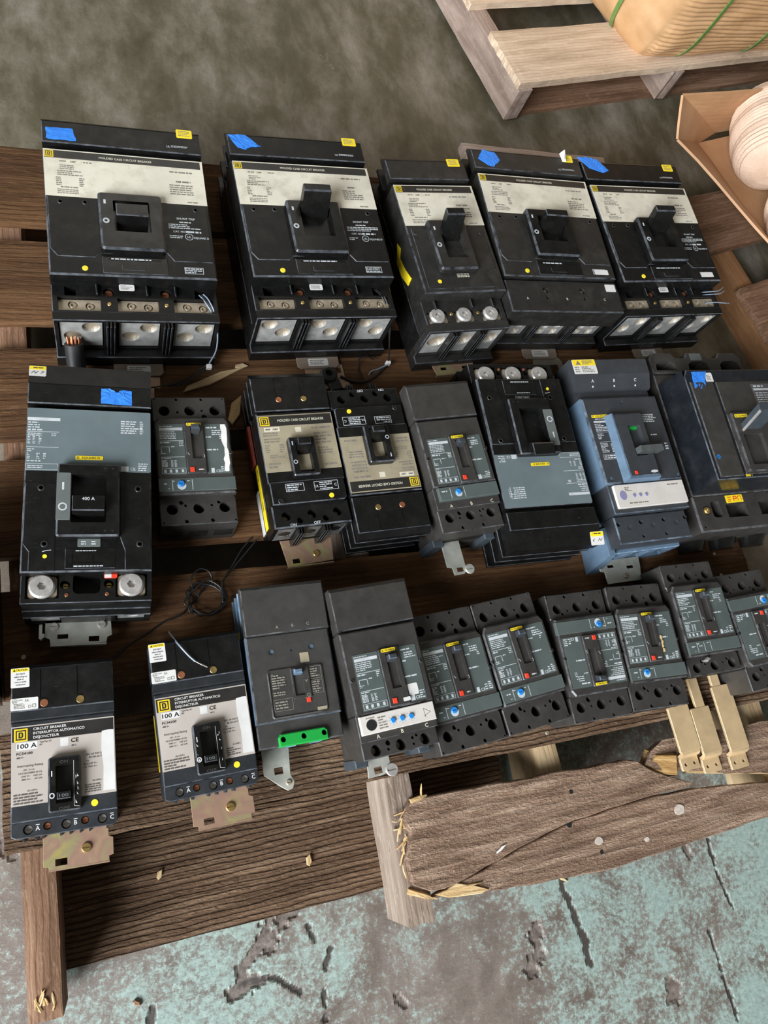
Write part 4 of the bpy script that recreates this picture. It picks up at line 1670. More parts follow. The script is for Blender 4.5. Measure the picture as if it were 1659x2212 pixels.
    if chip:
        for k, (x, y) in enumerate(((20, 8), (20.5, 1), (19.5, -5), (20, -12))):
            m = MB()
            m.solid([(x - 2, y - 3.5), (x + 1.6, y - 2.5), (x + 2, y + 2), (x - .8, y + 3.6)], H + .6, H + 2.4, .6)
            m.o('wood_crumb', 'wood_fresh', root)


b = breaker('compact charcoal breaker with a peeled plate beside the grey 400 A breaker', .136, .436, -1.2)
compact(b, 701, peel=True)
b = breaker('compact breaker directly right of the silver trip-panel breaker in the front row', .4625, .080, 4.2)
compact(b, 711)
b = breaker('second compact breaker from the left of the front-row cluster, set slightly askew', .569, .089, 5.1)
compact(b, 721)
b = breaker('compact breaker lying upside down in the middle of the front-row cluster', .687, .083, 179.5)
compact(b, 731, hand_up=True)
b = breaker('compact breaker with wood crumbs on its plate, left of the copper bars', .795, .083, -2.3)
compact(b, 741, chip=True)
b = breaker('compact breaker with no blue dial, its load end above the copper bars', .913, .108, -.6)
compact(b, 751, dial=False, short=True)
m = MB()
m.solid([(-24, -64), (-16, -67), (-8, -62), (-14, -59)], 70, 78, 2)
m.o('loose_screw', 'steel_bolt', b)
B_N5 = b
b = breaker('compact upside-down breaker cut off by the right edge of the front row', 1.020, .081, 182)
compact(b, 761)


# ------------------------------------------------------------------ charcoal breaker with a tall plain line cover
def plain_cover(root, seed=1, trip=False, ybot=-121, cov1=121, w=55):
    H = 110.0
    bk = 'charcoal'
    m = MB()
    m.box(-w + 2, w - 2, ybot, 62, 0, 60, 1)
    m.o('base', bk, root)
    slot = (1, 14, -27, 19)
    m = MB()
    m.box(-w, w, -52, 57, 60, H, 2, holes=[(rect(*slot), 16)])
    m.o('cover', bk, root)
    m = MB()
    m.box(-w + 1, w - 1, 56, 62, 40, H - 8)
    m.o('cover_step', 'black_matte', root)
    iline_cover(root, w + 1, 60, cov1, H, bk, top=26, slope=4)
    x0, x1, ya, yb_ = -44, 47, -48, 26
    m = MB()
    m.solid(rrect(21, x1, ya, yb_, 1.2), H, H + .5, .1)
    m.o('rating_plate', 'green_grey_label', root)
    m = MB()
    m.solid(rrect(x0, -8.5, ya, yb_, 1.2), H, H + .5, .1)
    pl = m.o('rating_plate', 'green_grey_label', root)
    z = H + .65
    m = MB()
    label_print(m, x0 + .5, -9, ya + 1, yb_ - 1, z, seed)
    m.greek(24, 42, 19, 23, 1, z, seed + 31)
    m.greek(28, 46, 9, 18, 3, z, seed + 32, .7)
    m.greek(24, 30, 4, 8, 1, z, seed + 33)
    m.greek(22, 40, -17, -13, 1, z, seed + 34, .98)
    m.text('CE', 31, -46, z, 4, 'L')
    m.greek(38, 46, -46.5, -35, 4, z, seed + 35)
    m.flat(24, 30, -47, -40, z)
    m.o('plate_print', 'white_print', pl)
    if trip:
        sticker(root, rrect(23, 37, -40, -25, 2), H + .5, 'sticker_white', 'blank_sticker')
        sticker(root, rrect(12, 22, -46, -41, 1), H + 4, 'sticker_white', 'blank_sticker')
    m = MB()
    m.solid(rrect(-8.2, 20.7, -50, 27, 1.5), H, H + 4, 1.2, holes=[(rect(*slot), 3.9)])
    m.o('escutcheon', bk, root)
    yellow_badge(root, -4, 16.5, 22, 26.4, H + 4)
    handle(root, 7.5, 11, 11.5, 11, H - 10, H + 15, 3, 'slate_grey2', t1=7)
    m = MB()
    m.box(-3, 3, -46, -39, H + 4, H + 5.4, .5)
    m.o('trip_button', 'signal_red', root)
    for x, y in ((-50, -6), (51, 2)):
        screw(root, x, y, H, 3)
    if trip:
        m = MB()
        m.box(-w + 3, w - 2, -77, -53, 60, H + 1, .8)
        t = m.o('trip_unit', 'trip_panel', root)
        z = H + 1.15
        m = MB()
        m.solid(circ(-38, -66, 7, 20), z, z + .6)
        m.o('test_port', 'pit', t)
        m = MB()
        m.greek(-28, -14, -74, -57, 5, z, seed + 41)
        m.greek(-44, -30, -58, -55.5, 1, z, seed + 42)
        m.line([(38, -72), (37, -60), (46, -66), (36, -70)], .6, z)
        for x in (-8, 5, 18):
            for a in range(8):
                m.line([(x + 4.6 * math.cos(a * .785), -66 + 4.6 * math.sin(a * .785)), (x + 6 * math.cos(a * .785), -66 + 6 * math.sin(a * .785))], .5, z)
        m.o('trip_print', 'grey_print', t)
        for x in (-8, 5, 18):
            m = MB()
            m.cyl(x, -66, 3.6, H + 1, H + 3.2, 10, .6)
            m.o('dial', 'signal_blue', t)
    else:
        m = MB()
        m.box(-w + 6, w - 1, -74, -53, 60, H + 1, .8)
        t = m.o('trip_strip', 'green_grey_label', root)
        z = H + 1.15
        m = MB()
        m.flat(-29, -28.2, -72, -56, z)
        m.flat(-6, -5.2, -72, -56, z)
        m.greek(-43, -32, -62, -58, 1, z, seed + 43)
        m.solid(circ(-15.5, -65, 5.6, 16), z - .1, z + .1)
        m.o('strip_print', 'white_print', t)
        m = MB()
        m.cyl(-16, -62.5, 4.4, H + 1, H + 3.4, 16, .8)
        m.o('dial', 'signal_blue', t)
    zt = H - 12
    m = MB()
    m.box(-w, w, -86, -50, 50, H - 6, 1)
    m.o('load_step', bk, root)
    m = MB()
    for x, s in ((-30, 'A'), (4, 'B'), (39, 'C')):
        m.text(s, x, -84, H - 5.7, 5, 'C')
    m.o('lettering', 'cream_print', root)
    hs = [(circ(x, -98, 7.4, 18), 30) for x in (-35, 0, 35)] + [(circ(-17, -92, 3.6, 10), 12), (circ(-18, -100, 2, 8), 8), (circ(18, -93, 2.2, 8), 8), (circ(24, -91, 2, 8), 8), (circ(18, -101, 1.8, 8), 6)]
    if ybot < -115:
        hs += [(circ(-17.5, -115, 2.8, 10), 10), (circ(17.5, -115, 2.8, 10), 10)]
    m = MB()
    m.box(-w + 1, w - 1, ybot, -84, 40, zt, 1.5, holes=hs)
    m.o('terminal_block', bk, root)
    for x in (-35, 0, 35):
        m = MB()
        m.cyl(x, -98, 6, zt - 30, zt - 20, 12, 1)
        m.o('set_screw', 'tin_plate', root)
    for fx in (-w, w - 18):
        m = MB()
        m.box(fx, fx + 18, ybot - 8, ybot + 4, 0, 58, 1.5)
        m.o('foot', 'tab_grey', root)


b = breaker('charcoal breaker with plain cover and bent steel tab, between tan-plate and grey-plate breakers', .522, .409, 3.4)
plain_cover(b, 801, w=53.5)
bracket(b, [(-25, -174), (-8, -174), (-3, -169), (-3, -120), (-34, -120), (-34, -160), (-26, -162)], 42, 'zinc_plate', [rect(-19, -8, -170, -163)], screws=[(2, -168, 8, 'zinc_plate')])
b = breaker('charcoal breaker with silver trip panel and three small blue dials, front row', .348, .103, 2.8)
plain_cover(b, 851, trip=True, ybot=-108, cov1=119)
bracket(b, [(-33, -132), (-12, -132), (2, -128), (2, -104), (-30, -104)], 30, 'zinc_plate', [rect(-23, -11, -129, -120)], screws=[(2, -128, 9, 'steel_bolt')])


# ------------------------------------------------------------------ 100 A breaker with the silver three-language label
def hundred(root, seed=1, side=False):
    H = 78.0
    bk = 'black_phenolic'
    sb = 'slate_black'
    w = 57
    m = MB()
    m.box(-w, w, -92, 44, 0, 44, 1)
    m.o('base', sb, root)
    slot = (-9, 8.5, -65, -24)
    m = MB()
    m.box(-w, w, -80, 31, 44, H, 1.5, holes=[(rect(*slot), 18)])
    m.o('cover', sb, root)
    m = prof([(30, 40), (30, H - 3), (33, H - 1), (44, H - 2.5), (44, 40)], -w, w)
    m.o('cover_step', sb, root)
    gs = [rect(x - 5.5, x + 1.5, 56, 91) for x in (-20, 21)]
    iline_cover(root, w, 43, 97, H, bk, top=14, slope=4, grooves=gs)
    for x, mt in ((-21, 'copper'), (19, 'brass')):
        m = MB()
        m.cyl(x, 50.5, 4.6, H - .5, H + .8, 18, .4)
        m.o('test_dot', mt, root)
    # label
    m = MB()
    m.solid([(-w + .6, -62), (-18, -62), (-17, -16), (18, -16), (18, -61), (w - .6, -61), (w - .6, 26), (-w + .6, 26)], H, H + .4)
    pl = m.o('rating_label', 'silver_label', root)
    m = MB()
    m.flat(-w + 1.4, w - 1.6, 8.5, 24.5, H + .55)
    m.o('title_band', 'dark_print', pl)
    logo(pl, -w + 3.5, 8.6, 14.5, H + .7)
    z = H + .75
    m = MB()
    m.text('CIRCUIT BREAKER', -33, 20.0, z, 2.9, 'L', 36)
    m.text('INTERRUPTOR AUTOMATICO', -33, 15.3, z, 2.9, 'L', 56)
    m.text('DISJONCTEUR', -33, 10.6, z, 2.9, 'L', 28)
    m.o('title_lettering', 'sticker_white', pl)
    for fx in ((-51, -28.5, -1, 7.5), (-4, 5, -2, 7.5)):
        m = MB()
        m.flat(*fx, H + .55)
        m.o('white_patch', 'sticker_white', pl)
    m = MB()
    m.solid([(42, 10), (41, -10), (43, -30), (42, -58), (w - 1.5, -58), (w - 1.5, 10.5), (50, 11)], H + .4, H + .65)
    m.o('white_patch', 'sticker_white', pl)
    m = MB()
    m.text('100 A', -50, .6, z, 5.2, 'L', 20.5)
    m.text('FC34100', -51, -6.5, z, 2.8, 'L', 17)
    m.text('CE', 7.5, 1.2, z, 4.6, 'L', 8.5)
    m.text('40°C', 8, -3.2, z, 1.8, 'L')
    m.text('480 V~', -51, -10.5, z, 1.9, 'L')
    m.text('Type/Tipo FC', -26.5, 5, z, 1.6, 'L')
    m.text('IEC', -26.5, 2, z, 1.6, 'L')
    m.o('bold_print', 'dark_print', pl)
    m = MB()
    m.text('Interrupting Rating', -50, -20, z, 2.2, 'L', 27)
    m.text('AIR - A rms', -44, -24.5, z, 1.7, 'L')
    m.text('UL/CSA/NEMA 60 Hz', -49, -28, z, 1.8, 'L', 25)
    m.text('240 V~   100 kA', -46, -31.5, z, 1.8, 'L', 22)
    m.text('480 V~    65 kA', -46, -35, z, 1.8, 'L', 22)
    m.text('IEC 60 947-2', 24, -16, z, 2.0, 'L', 17)
    m.text('BS EN 60 9', 27, -19.5, z, 1.9, 'L', 14)
    m.text('Ue', 24, -23, z, 1.7, 'L')
    m.text('415/240 V~', 21, -26.5, z, 1.9, 'L', 15)
    m.text('Ui 750 V~', 21, -30, z, 1.9, 'L', 15)
    m.text('AL100Fo', 30, -46, z, 1.8, 'L', 10)
    m.greek(22, 40, -58, -48, 4, z, seed, .95)
    m.text('AL100Fo', -40, -47.5, z, 1.8, 'L', 11)
    m.greek(-54, -22, -61, -48.5, 4, z, seed + 1, .95)
    m.o('fine_print', 'brown_print', pl)
    # toggle
    m = MB()
    m.solid(rrect(-17, 18, -74.5, -14, 3), H, H + 10, 1.8, holes=[(rrect(*slot, 1), 9.8)])
    m.o('escutcheon', 'black_gloss', root)
    handle(root, 0, -56, 15, 11, H - 8, H + 18, -1, 'black_phenolic', t1=8)
    m = MB()
    m.text('100', 0, -58.6, H + 18.2, 3.4, 'C', 10)
    m.o('amp_mark', 'grey_plastic', root)
    m = MB()
    m.line([(-13 + 2.3 * math.cos(a * .3927), -56 + 2.6 * math.sin(a * .3927)) for a in range(17)], 1.2, H + 10.25)
    m.flat(-13.6, -12.4, -35, -29, H + 10.25)
    rr_ = random.Random(seed)
    for k in range(9):
        x, y = rr_.choice((-14, 12, 14)), rr_.uniform(-68, -25)
        m.poly([(x, y), (x + rr_.uniform(.5, 2), y + rr_.uniform(-1, 1)), (x + rr_.uniform(-1, 1.5), y + rr_.uniform(1.5, 4))], H + 10.25)
    m.line([(10.5, -20), (10.5, -70), (16, -71)], .35, H + 10.25)
    m.o('position_marks', 'sticker_white', root)
    m = MB()
    m.text('ON', 0, -21.5, H + 10.2, 3.4, 'C', 9)
    m.text('OFF', 0, -72.5, H + 10.2, 3.4, 'C', 12)
    m.o('embossing', 'charcoal', root)
    m = MB()
    m.cyl(32, -70, 3.8, H, H + .6, 18)
    m.o('paint_dot', 'paint_dot', root)
    # load end
    m = MB()
    m.solid([(-w, -94), (-w + 5, -97), (w - 5, -97), (w, -93), (w, -79.5), (-w, -79.5)], 30, H - 2, 1,
            holes=[(circ(x, -88.3, 5.4, 18), 12) for x in (-39, 1, 40)] + [(circ(x, -87.3, 4.4, 16), 5) for x in (-19, 21)])
    m.o('terminal_block', sb, root)
    for x in (-39, 1, 40):
        m = MB()
        m.cyl(x, -88.3, 5, H - 14, H - 8, 14, .8, holes=[(rect(x - 3.5, x + 3.5, -89, -87.6), 2)])
        m.o('terminal_screw', 'steel_bolt', root)
    for x in (-19, 21):
        pan_screw(root, x, -87.3, H - 7, 4, 'copper', 2)
    m = MB()
    for x, s in ((-29, 'A'), (11, 'B'), (50.5, 'C')):
        m.text(s, x, -90.4, H - 1.8, 4.6, 'C')
        m.flat(x - 2, x + 2, -84.6, -83.9, H - 1.8)
    m.o('phase_letters', 'sticker_white', root)
    for x in (-44, -31, -24, -5, 5, 16, 26, 45):
        m = MB(front(-97))
        m.box(x - 1, x + 1, 30, H - 4, 0, 3.2, .4)
        m.o('rib', sb, root)
    # caution and agency stickers
    sticker(root, rrect(-w - .2, -37, 71, 94, 1.2), H, 'sticker_white', 'caution_sticker')
    m = MB()
    m.flat(-w + .5, -37.7, 89.6, 93.4, H + .45)
    m.o('caution_band', 'sticker_yellow', root)
    m = MB()
    m.text('CAUTION', -45.5, 90.4, H + .6, 2.2, 'C', 12)
    m.poly([(-55, 90.2), (-52, 90.2), (-53.5, 92.8)], H + .6)
    for k, s in enumerate(('DO NOT', 'adjust plug-on', 'jaws or', 'remove joint', 'compound')):
        m.text(s, -46.8, 86 - k * 3.1, H + .6, 1.7, 'C')
    m.o('caution_print', 'dark_print', root)
    sticker(root, rrect(-w - .5, -27.5, 44.5, 58.5, 1.2), H, 'sticker_white', 'agency_sticker')
    m = MB()
    m.text('UL', -53, 54, H + .5, 2.4, 'C')
    m.line([(-53 + 2.6 * math.cos(a * .5236), 55 + 2.6 * math.sin(a * .5236)) for a in range(13)], .4, H + .5)
    m.text('LISTED', -49.5, 55.5, H + .5, 1.2, 'L')
    m.text('SA', -40, 54, H + .5, 2.6, 'C')
    m.greek(-54, -40, 46, 52.5, 4, H + .5, seed + 60)
    m.frame(-34, -30, 46.5, 50.5, .6, H + .5)
    m.frame(-38.5, -35.2, 46.5, 49.5, .5, H + .5)
    m.o('agency_print', 'grey_print', root)
    bracket(root, [(-20, -137), (46, -136), (46, -131), (51, -130), (51, -111), (46, -109), (46, -94), (-26, -94), (-26, -132), (-20, -133)], 46, 'yellow_zinc_plate',
            [rect(-13, 0, -133, -125.5)], lip=5, screws=[(21, -118, 5.6, 'brass')])
    if side:
        m = MB(side_left(-w - .3))
        m.solid(rrect(-10, 60, 22, 40, 1), 0, .5)
        m.o('side_label', 'sticker_yellow', root)


b = breaker('100 A breaker with silver label at the front left corner of the pallet', -.054, .077, -2.4)
hundred(b, 901)
b = breaker('100 A breaker with silver label and bare wire end on its cover', .109, .088, .9)
hundred(b, 951, True)


# ------------------------------------------------------------------ slate breaker with the green shutter
def green_shutter(root, seed=1):
    H = 86.0
    bk = 'slate_grey'
    w = 56
    m = MB()
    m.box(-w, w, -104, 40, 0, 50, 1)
    m.o('base', 'slate_blue_lit', root)
    m = MB()
    m.box(-w, w, -74, 38, 50, H - 2, 1.6, holes=[(circ(-25, 15, 3.6, 14), 6), (circ(29, 15, 3.6, 14), 6), (circ(2, 14, 1.6, 10), 6), (rect(-1.5, 11.5, -46, -14), 16)])
    m.o('cover', bk, root)
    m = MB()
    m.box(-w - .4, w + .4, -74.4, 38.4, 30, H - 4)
    m.o('lit_cover_shell', 'slate_blue_lit', root)  # thin shell that paints blue daylight onto the cover's side walls
    iline_cover(root, w + .5, 38, 104, H + 4, bk, top=16, slope=3, finmat='slate_blue_lit')
    m = MB()
    m.box(-w, w, -105, -73, 40, H - 7, 1.5)
    m.o('terminal_cover', bk, root)
    m = MB()
    m.solid(rrect(-35, 40, -71, -8, 4), H - 2.2, H, 1.2, holes=[(rrect(-33, 38, -69, -10, 3), 1.2)])
    m.o('panel_rim', 'slate_grey', root)
    m = MB()
    m.solid(rrect(-4, 20, -50, -10, 1), H - 2, H + 1.5, .6, holes=[(rect(-1.5, 11.5, -46, -14), 3.4)])
    m.o('escutcheon', bk, root)
    handle(root, 5, -17, 11, 8, H - 12, H + 9, 2, 'slate_blue_lit', t1=6)
    z = H - .6
    m = MB()
    m.text('B', -28, -17, z, 3, 'C')
    m.greek(-30, -8, -34, -15, 6, z, seed, .8)
    m.greek(-30, -10, -43, -37, 2, z, seed + 1)
    m.frame(-31, -6, -62, -47, .4, z)
    m.greek(-29, -10, -60, -49, 3, z, seed + 2)
    m.frame(21, 37, -27, -11, .4, z)
    m.greek(22, 36, -25, -13, 4, z, seed + 3, .7)
    m.frame(21, 37, -46, -29, .4, z)
    m.greek(22, 36, -45, -30, 5, z, seed + 4, .8)
    m.line([(13.5, -27), (15, -30), (16.5, -27)], .8, H + 1.7)
    m.line([(15.5 + 2 * math.cos(a * .5236), -47 + 2 * math.sin(a * .5236)) for a in range(13)], .7, H + 1.7)
    for x, s in ((-14, 'A'), (7, 'B'), (28, 'C')):
        m.text(s, x, 44, H + 4.3, 4, 'C')
    m.o('plate_print', 'tan_print', root)
    sticker(root, rrect(12, 24, -4, 9, .8), H - 2, 'tan_label', 'square_patch')
    sticker(root, rrect(25, 39, -68.5, -64, .5), H - 1, 'tan_label', 'maker_patch')
    m = MB()
    m.box(12.5, 18, -56, -50, H - 1.5, H + .6, .4)
    m.o('trip_button', 'signal_red', root)
    m = MB()
    m.solid([(-31, -106), (34, -106), (34, -94), (30, -90), (-28, -90), (-31, -94)], H - 16, H - 1, 1.4, holes=[(circ(x, -97, 3.6, 16), 6) for x in (-25, 2, 29)])
    m.o('terminal_shutter', 'signal_green', root, label='bright green shutter with three holes')
    for x in (-20, 15):
        m = MB()
        m.box(x, x + 12, -107, -103, 50, H - 10, .6)
        m.o('clip', 'slate_blue_lit', root)
    bracket(root, [(-46, -136), (-24, -155), (-17, -160), (-10, -158), (-7, -150), (-11, -140), (-8, -100), (-46, -100)], 27, 'zinc_plate', [rect(-32, -20, -138, -129)], screws=[(-15, -150, 3.6, 'tin_plate')])
    m = MB(side_left(-w - .3))
    m.solid(rrect(-54, -42, 24, 42, 1), 0, .5)
    m.o('side_label', 'sticker_yellow', root)


b = breaker('slate breaker with a bright green shutter at its load end', .228, .135, 0)
green_shutter(b, 1001)


# ------------------------------------------------------------------ slate breaker with silver trip unit
def slate_large(root, seed=1):
    H = 112.0
    bk = 'slate_grey2'
    sb = 'slate_blue_lit'
    w = 77
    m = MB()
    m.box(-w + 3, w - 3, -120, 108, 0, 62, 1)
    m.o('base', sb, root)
    slot = (-12, 12, -24, 31)
    m = MB()
    m.box(-w, w, -65, 90, 62, H, 3, holes=[(rect(*slot), 22), (circ(-65, -56, 4.5, 14), 10), (circ(70, -59, 4.5, 14), 10), (circ(1, 80, 3.5, 12), 6)])
    m.o('cover', bk, root)
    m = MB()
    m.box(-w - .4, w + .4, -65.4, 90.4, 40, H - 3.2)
    m.o('lit_cover_shell', sb, root)  # side-wall shell, its lighter blue standing in for daylight on the plastic
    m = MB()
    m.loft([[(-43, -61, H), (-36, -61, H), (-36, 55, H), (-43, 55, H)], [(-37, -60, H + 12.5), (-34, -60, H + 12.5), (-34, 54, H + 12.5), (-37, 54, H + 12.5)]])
    m.o('lit_escutcheon_flank', sb, root)  # left wedge coloured as if daylight fell on it
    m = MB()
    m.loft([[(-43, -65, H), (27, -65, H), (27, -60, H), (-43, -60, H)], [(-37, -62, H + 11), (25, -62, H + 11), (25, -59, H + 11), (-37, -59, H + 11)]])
    m.o('lit_escutcheon_flank', sb, root)  # front wedge, daylight likewise painted into its colour
    m = MB()
    m.box(-w + 2, w - 2, 89, 108, 40, H - 14)
    m.o('cover_step', bk, root)
    m = prof([(107, 60), (107, H - 12), (109, H - 8), (133, H + 2), (160, H + 3), (163, H), (163, 60)], -w - 1, w + 1)
    m.o('line_cover', bk, root)
    m = MB()
    m.box(-w + 10, w - 10, 107, 152, 0, 60)
    m.o('line_housing', 'black_matte', root)
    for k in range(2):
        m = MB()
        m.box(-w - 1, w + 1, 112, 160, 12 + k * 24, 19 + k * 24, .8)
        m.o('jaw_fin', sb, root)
    m = MB()
    for k, s in enumerate('ABC'):
        x = -42 + 44 * k
        t = MB()
        t.text(s, x, 0, 0, 5.5, 'C')
        t.cyl(x, -7, 1.8, -.2, 0, 8)
        m.add([(p[0], 120 + p[1] * .92, H - 2.9 + p[1] * .385 + .4) for p in t.v], t.f)
    m.o('phase_letters', 'white_print', root)
    sticker(root, rrect(-76, -30, 134, 161, 1.5), H + 2.6, 'sticker_white', 'warning_sticker', t=.9)
    m = MB()
    m.flat(-75.5, -30.5, 149.5, 160.6, H + 3.7)
    m.o('warning_band', 'sticker_yellow', root)
    m = MB()
    m.poly([(-70, 151), (-60, 151), (-65, 159)], H + 3.9)
    m.greek(-57, -34, 151, 159, 3, H + 3.9, seed, .95)
    m.greek(-60, -33, 136, 148, 4, H + 3.75, seed + 1)
    m.greek(-74, -64, 136, 148, 3, H + 3.75, seed + 2)
    m.o('warning_print', 'grey_print', root)
    # plate print on the cover
    z = H + .2
    yellow_badge(root, -67, -34, 53.5, 58.5, H)
    m = MB()
    m.flat(-66, -25, 44, 47.5, z)
    m.greek(-62, -27, 49, 52.5, 1, z, seed + 3)
    m.greek(-66, -38, 28, 43, 5, z, seed + 4, .8)
    m.flat(-66, -30, 26.5, 27, z)
    m.greek(-66, -52, 14, 25, 4, z, seed + 5)
    m.greek(-40, -34, 14, 24, 4, z, seed + 6)
    m.flat(-66, -34, 9, 9.5, z)
    m.greek(-66, -50, -10, 8, 7, z, seed + 7, .9)
    m.greek(-46, -40, -10, 6, 6, z, seed + 8)
    m.frame(-67, -34, -22, -13, .5, z)
    m.greek(-65, -37, -21, -14, 2, z, seed + 9)
    m.greek(34, 62, 40, 56, 5, z, seed + 10)
    m.greek(62, 70, -12, 2, 3, z, seed + 11)
    m.greek(40, 55, 15, 19, 1, z, seed + 12)
    m.o('plate_print', 'white_print', root)
    m = MB()
    m.solid(rrect(-38, 26, -61, 55, 3), H, H + 13, 4, holes=[(rrect(*slot, 2), 12.8)])
    m.o('escutcheon', bk, root)
    m = MB()
    m.box(-11, 11, 27, 31, H - 10, H + 6)
    m.o('on_flag', 'signal_green', root)
    m = MB()
    m.loft([[(-10, -20, H), (33, -20, H), (33, -10, H), (-10, -10, H)], [(-10, -22, H + 26), (34, -22, H + 26), (34, -11, H + 26), (-10, -11, H + 26)]])
    m.o('handle', 'handle_grey', root)
    m = MB()
    m.box(-26, -21, -56, -50, H + 13, H + 14.4, .4)
    m.o('trip_button', 'signal_red', root)
    m = MB()
    m.solid([(13 + 7 * math.cos(a * .349), -53 + 2.4 * math.sin(a * .349)) for a in range(18)], H + 13, H + 13.4)
    m.o('oval_badge', 'white_print', root)
    # electronic trip unit under its clear cover
    m = MB()
    m.box(-w + 3, w - 1, -115, -65, 62, H - 4, 1.5)
    t = m.o('trip_unit', bk, root)
    m = MB()
    m.solid(rrect(-66, 74, -107, -67, 2), H - 4, H + .5, .8)
    m.o('trip_panel', 'trip_panel', t)
    m = MB()
    m.solid([(-52 + 6.5 * math.cos(a * .314), -86 + 8 * math.sin(a * .314)) for a in range(20)], H + .5, H + .9)
    m.o('test_port', 'grey_violet', t)
    for x in (-31, -19, -7):
        m = MB()
        m.cyl(x, -87.5, 3.2, H + .5, H + 1.6, 10, .5)
        m.o('dial', 'grey_violet', t)
    m = MB()
    m.greek(-46, -30, -80, -72, 3, H + .7, seed + 20)
    m.greek(40, 66, -76, -72, 1, H + .7, seed + 21)
    m.greek(-44, 0, -102, -98, 1, H + .7, seed + 22)
    m.o('trip_print', 'grey_print', t)
    # load end
    zt = 98
    hs = [(circ(x, -136, 4.2, 14), 1.0) for x in (-47, 0, 47)] + [(circ(x, -129, 3.8, 12), 8) for x in (-66, -22, 24, 68)] + [(circ(x, -153, 3, 10), 12) for x in (-24, 22)]
    m = MB()
    m.box(-72, 72, -163, -116, 20, zt, 2, holes=hs)
    m.o('terminal_block', bk, root)
    m = MB(front(-163))
    m.solid(rect(-72, 72, 0, 62), -8, 6, 1.5, holes=[(rrect(x - 17, x + 17, 16, 54, 4), 10) for x in (-47, 0, 47)])
    m.o('terminal_shroud', sb, root)
    m = MB()
    m.loft([[(-w - 6, -185, 0), (-58, -185, 0), (-58, -125, 0), (-w - 2, -125, 0)], [(-w, -172, 70), (-66, -172, 70), (-66, -125, 70), (-w, -125, 70)]])
    m.o('side_skirt', sb, root)
    bracket(root, [(-58, -209), (10, -209), (16, -186), (18, -168), (-66, -168), (-66, -186), (-58, -188)], 16, 'zinc_plate', [rect(-50, -37, -182, -177), rect(-12, 2, -187, -182)], screws=[(-18, -199, 5, 'tin_plate')])


b = breaker('slate-blue breaker with a cloudy silver trip unit and yellow warning sticker', .849, .405, .8)
slate_large(b, 1101)


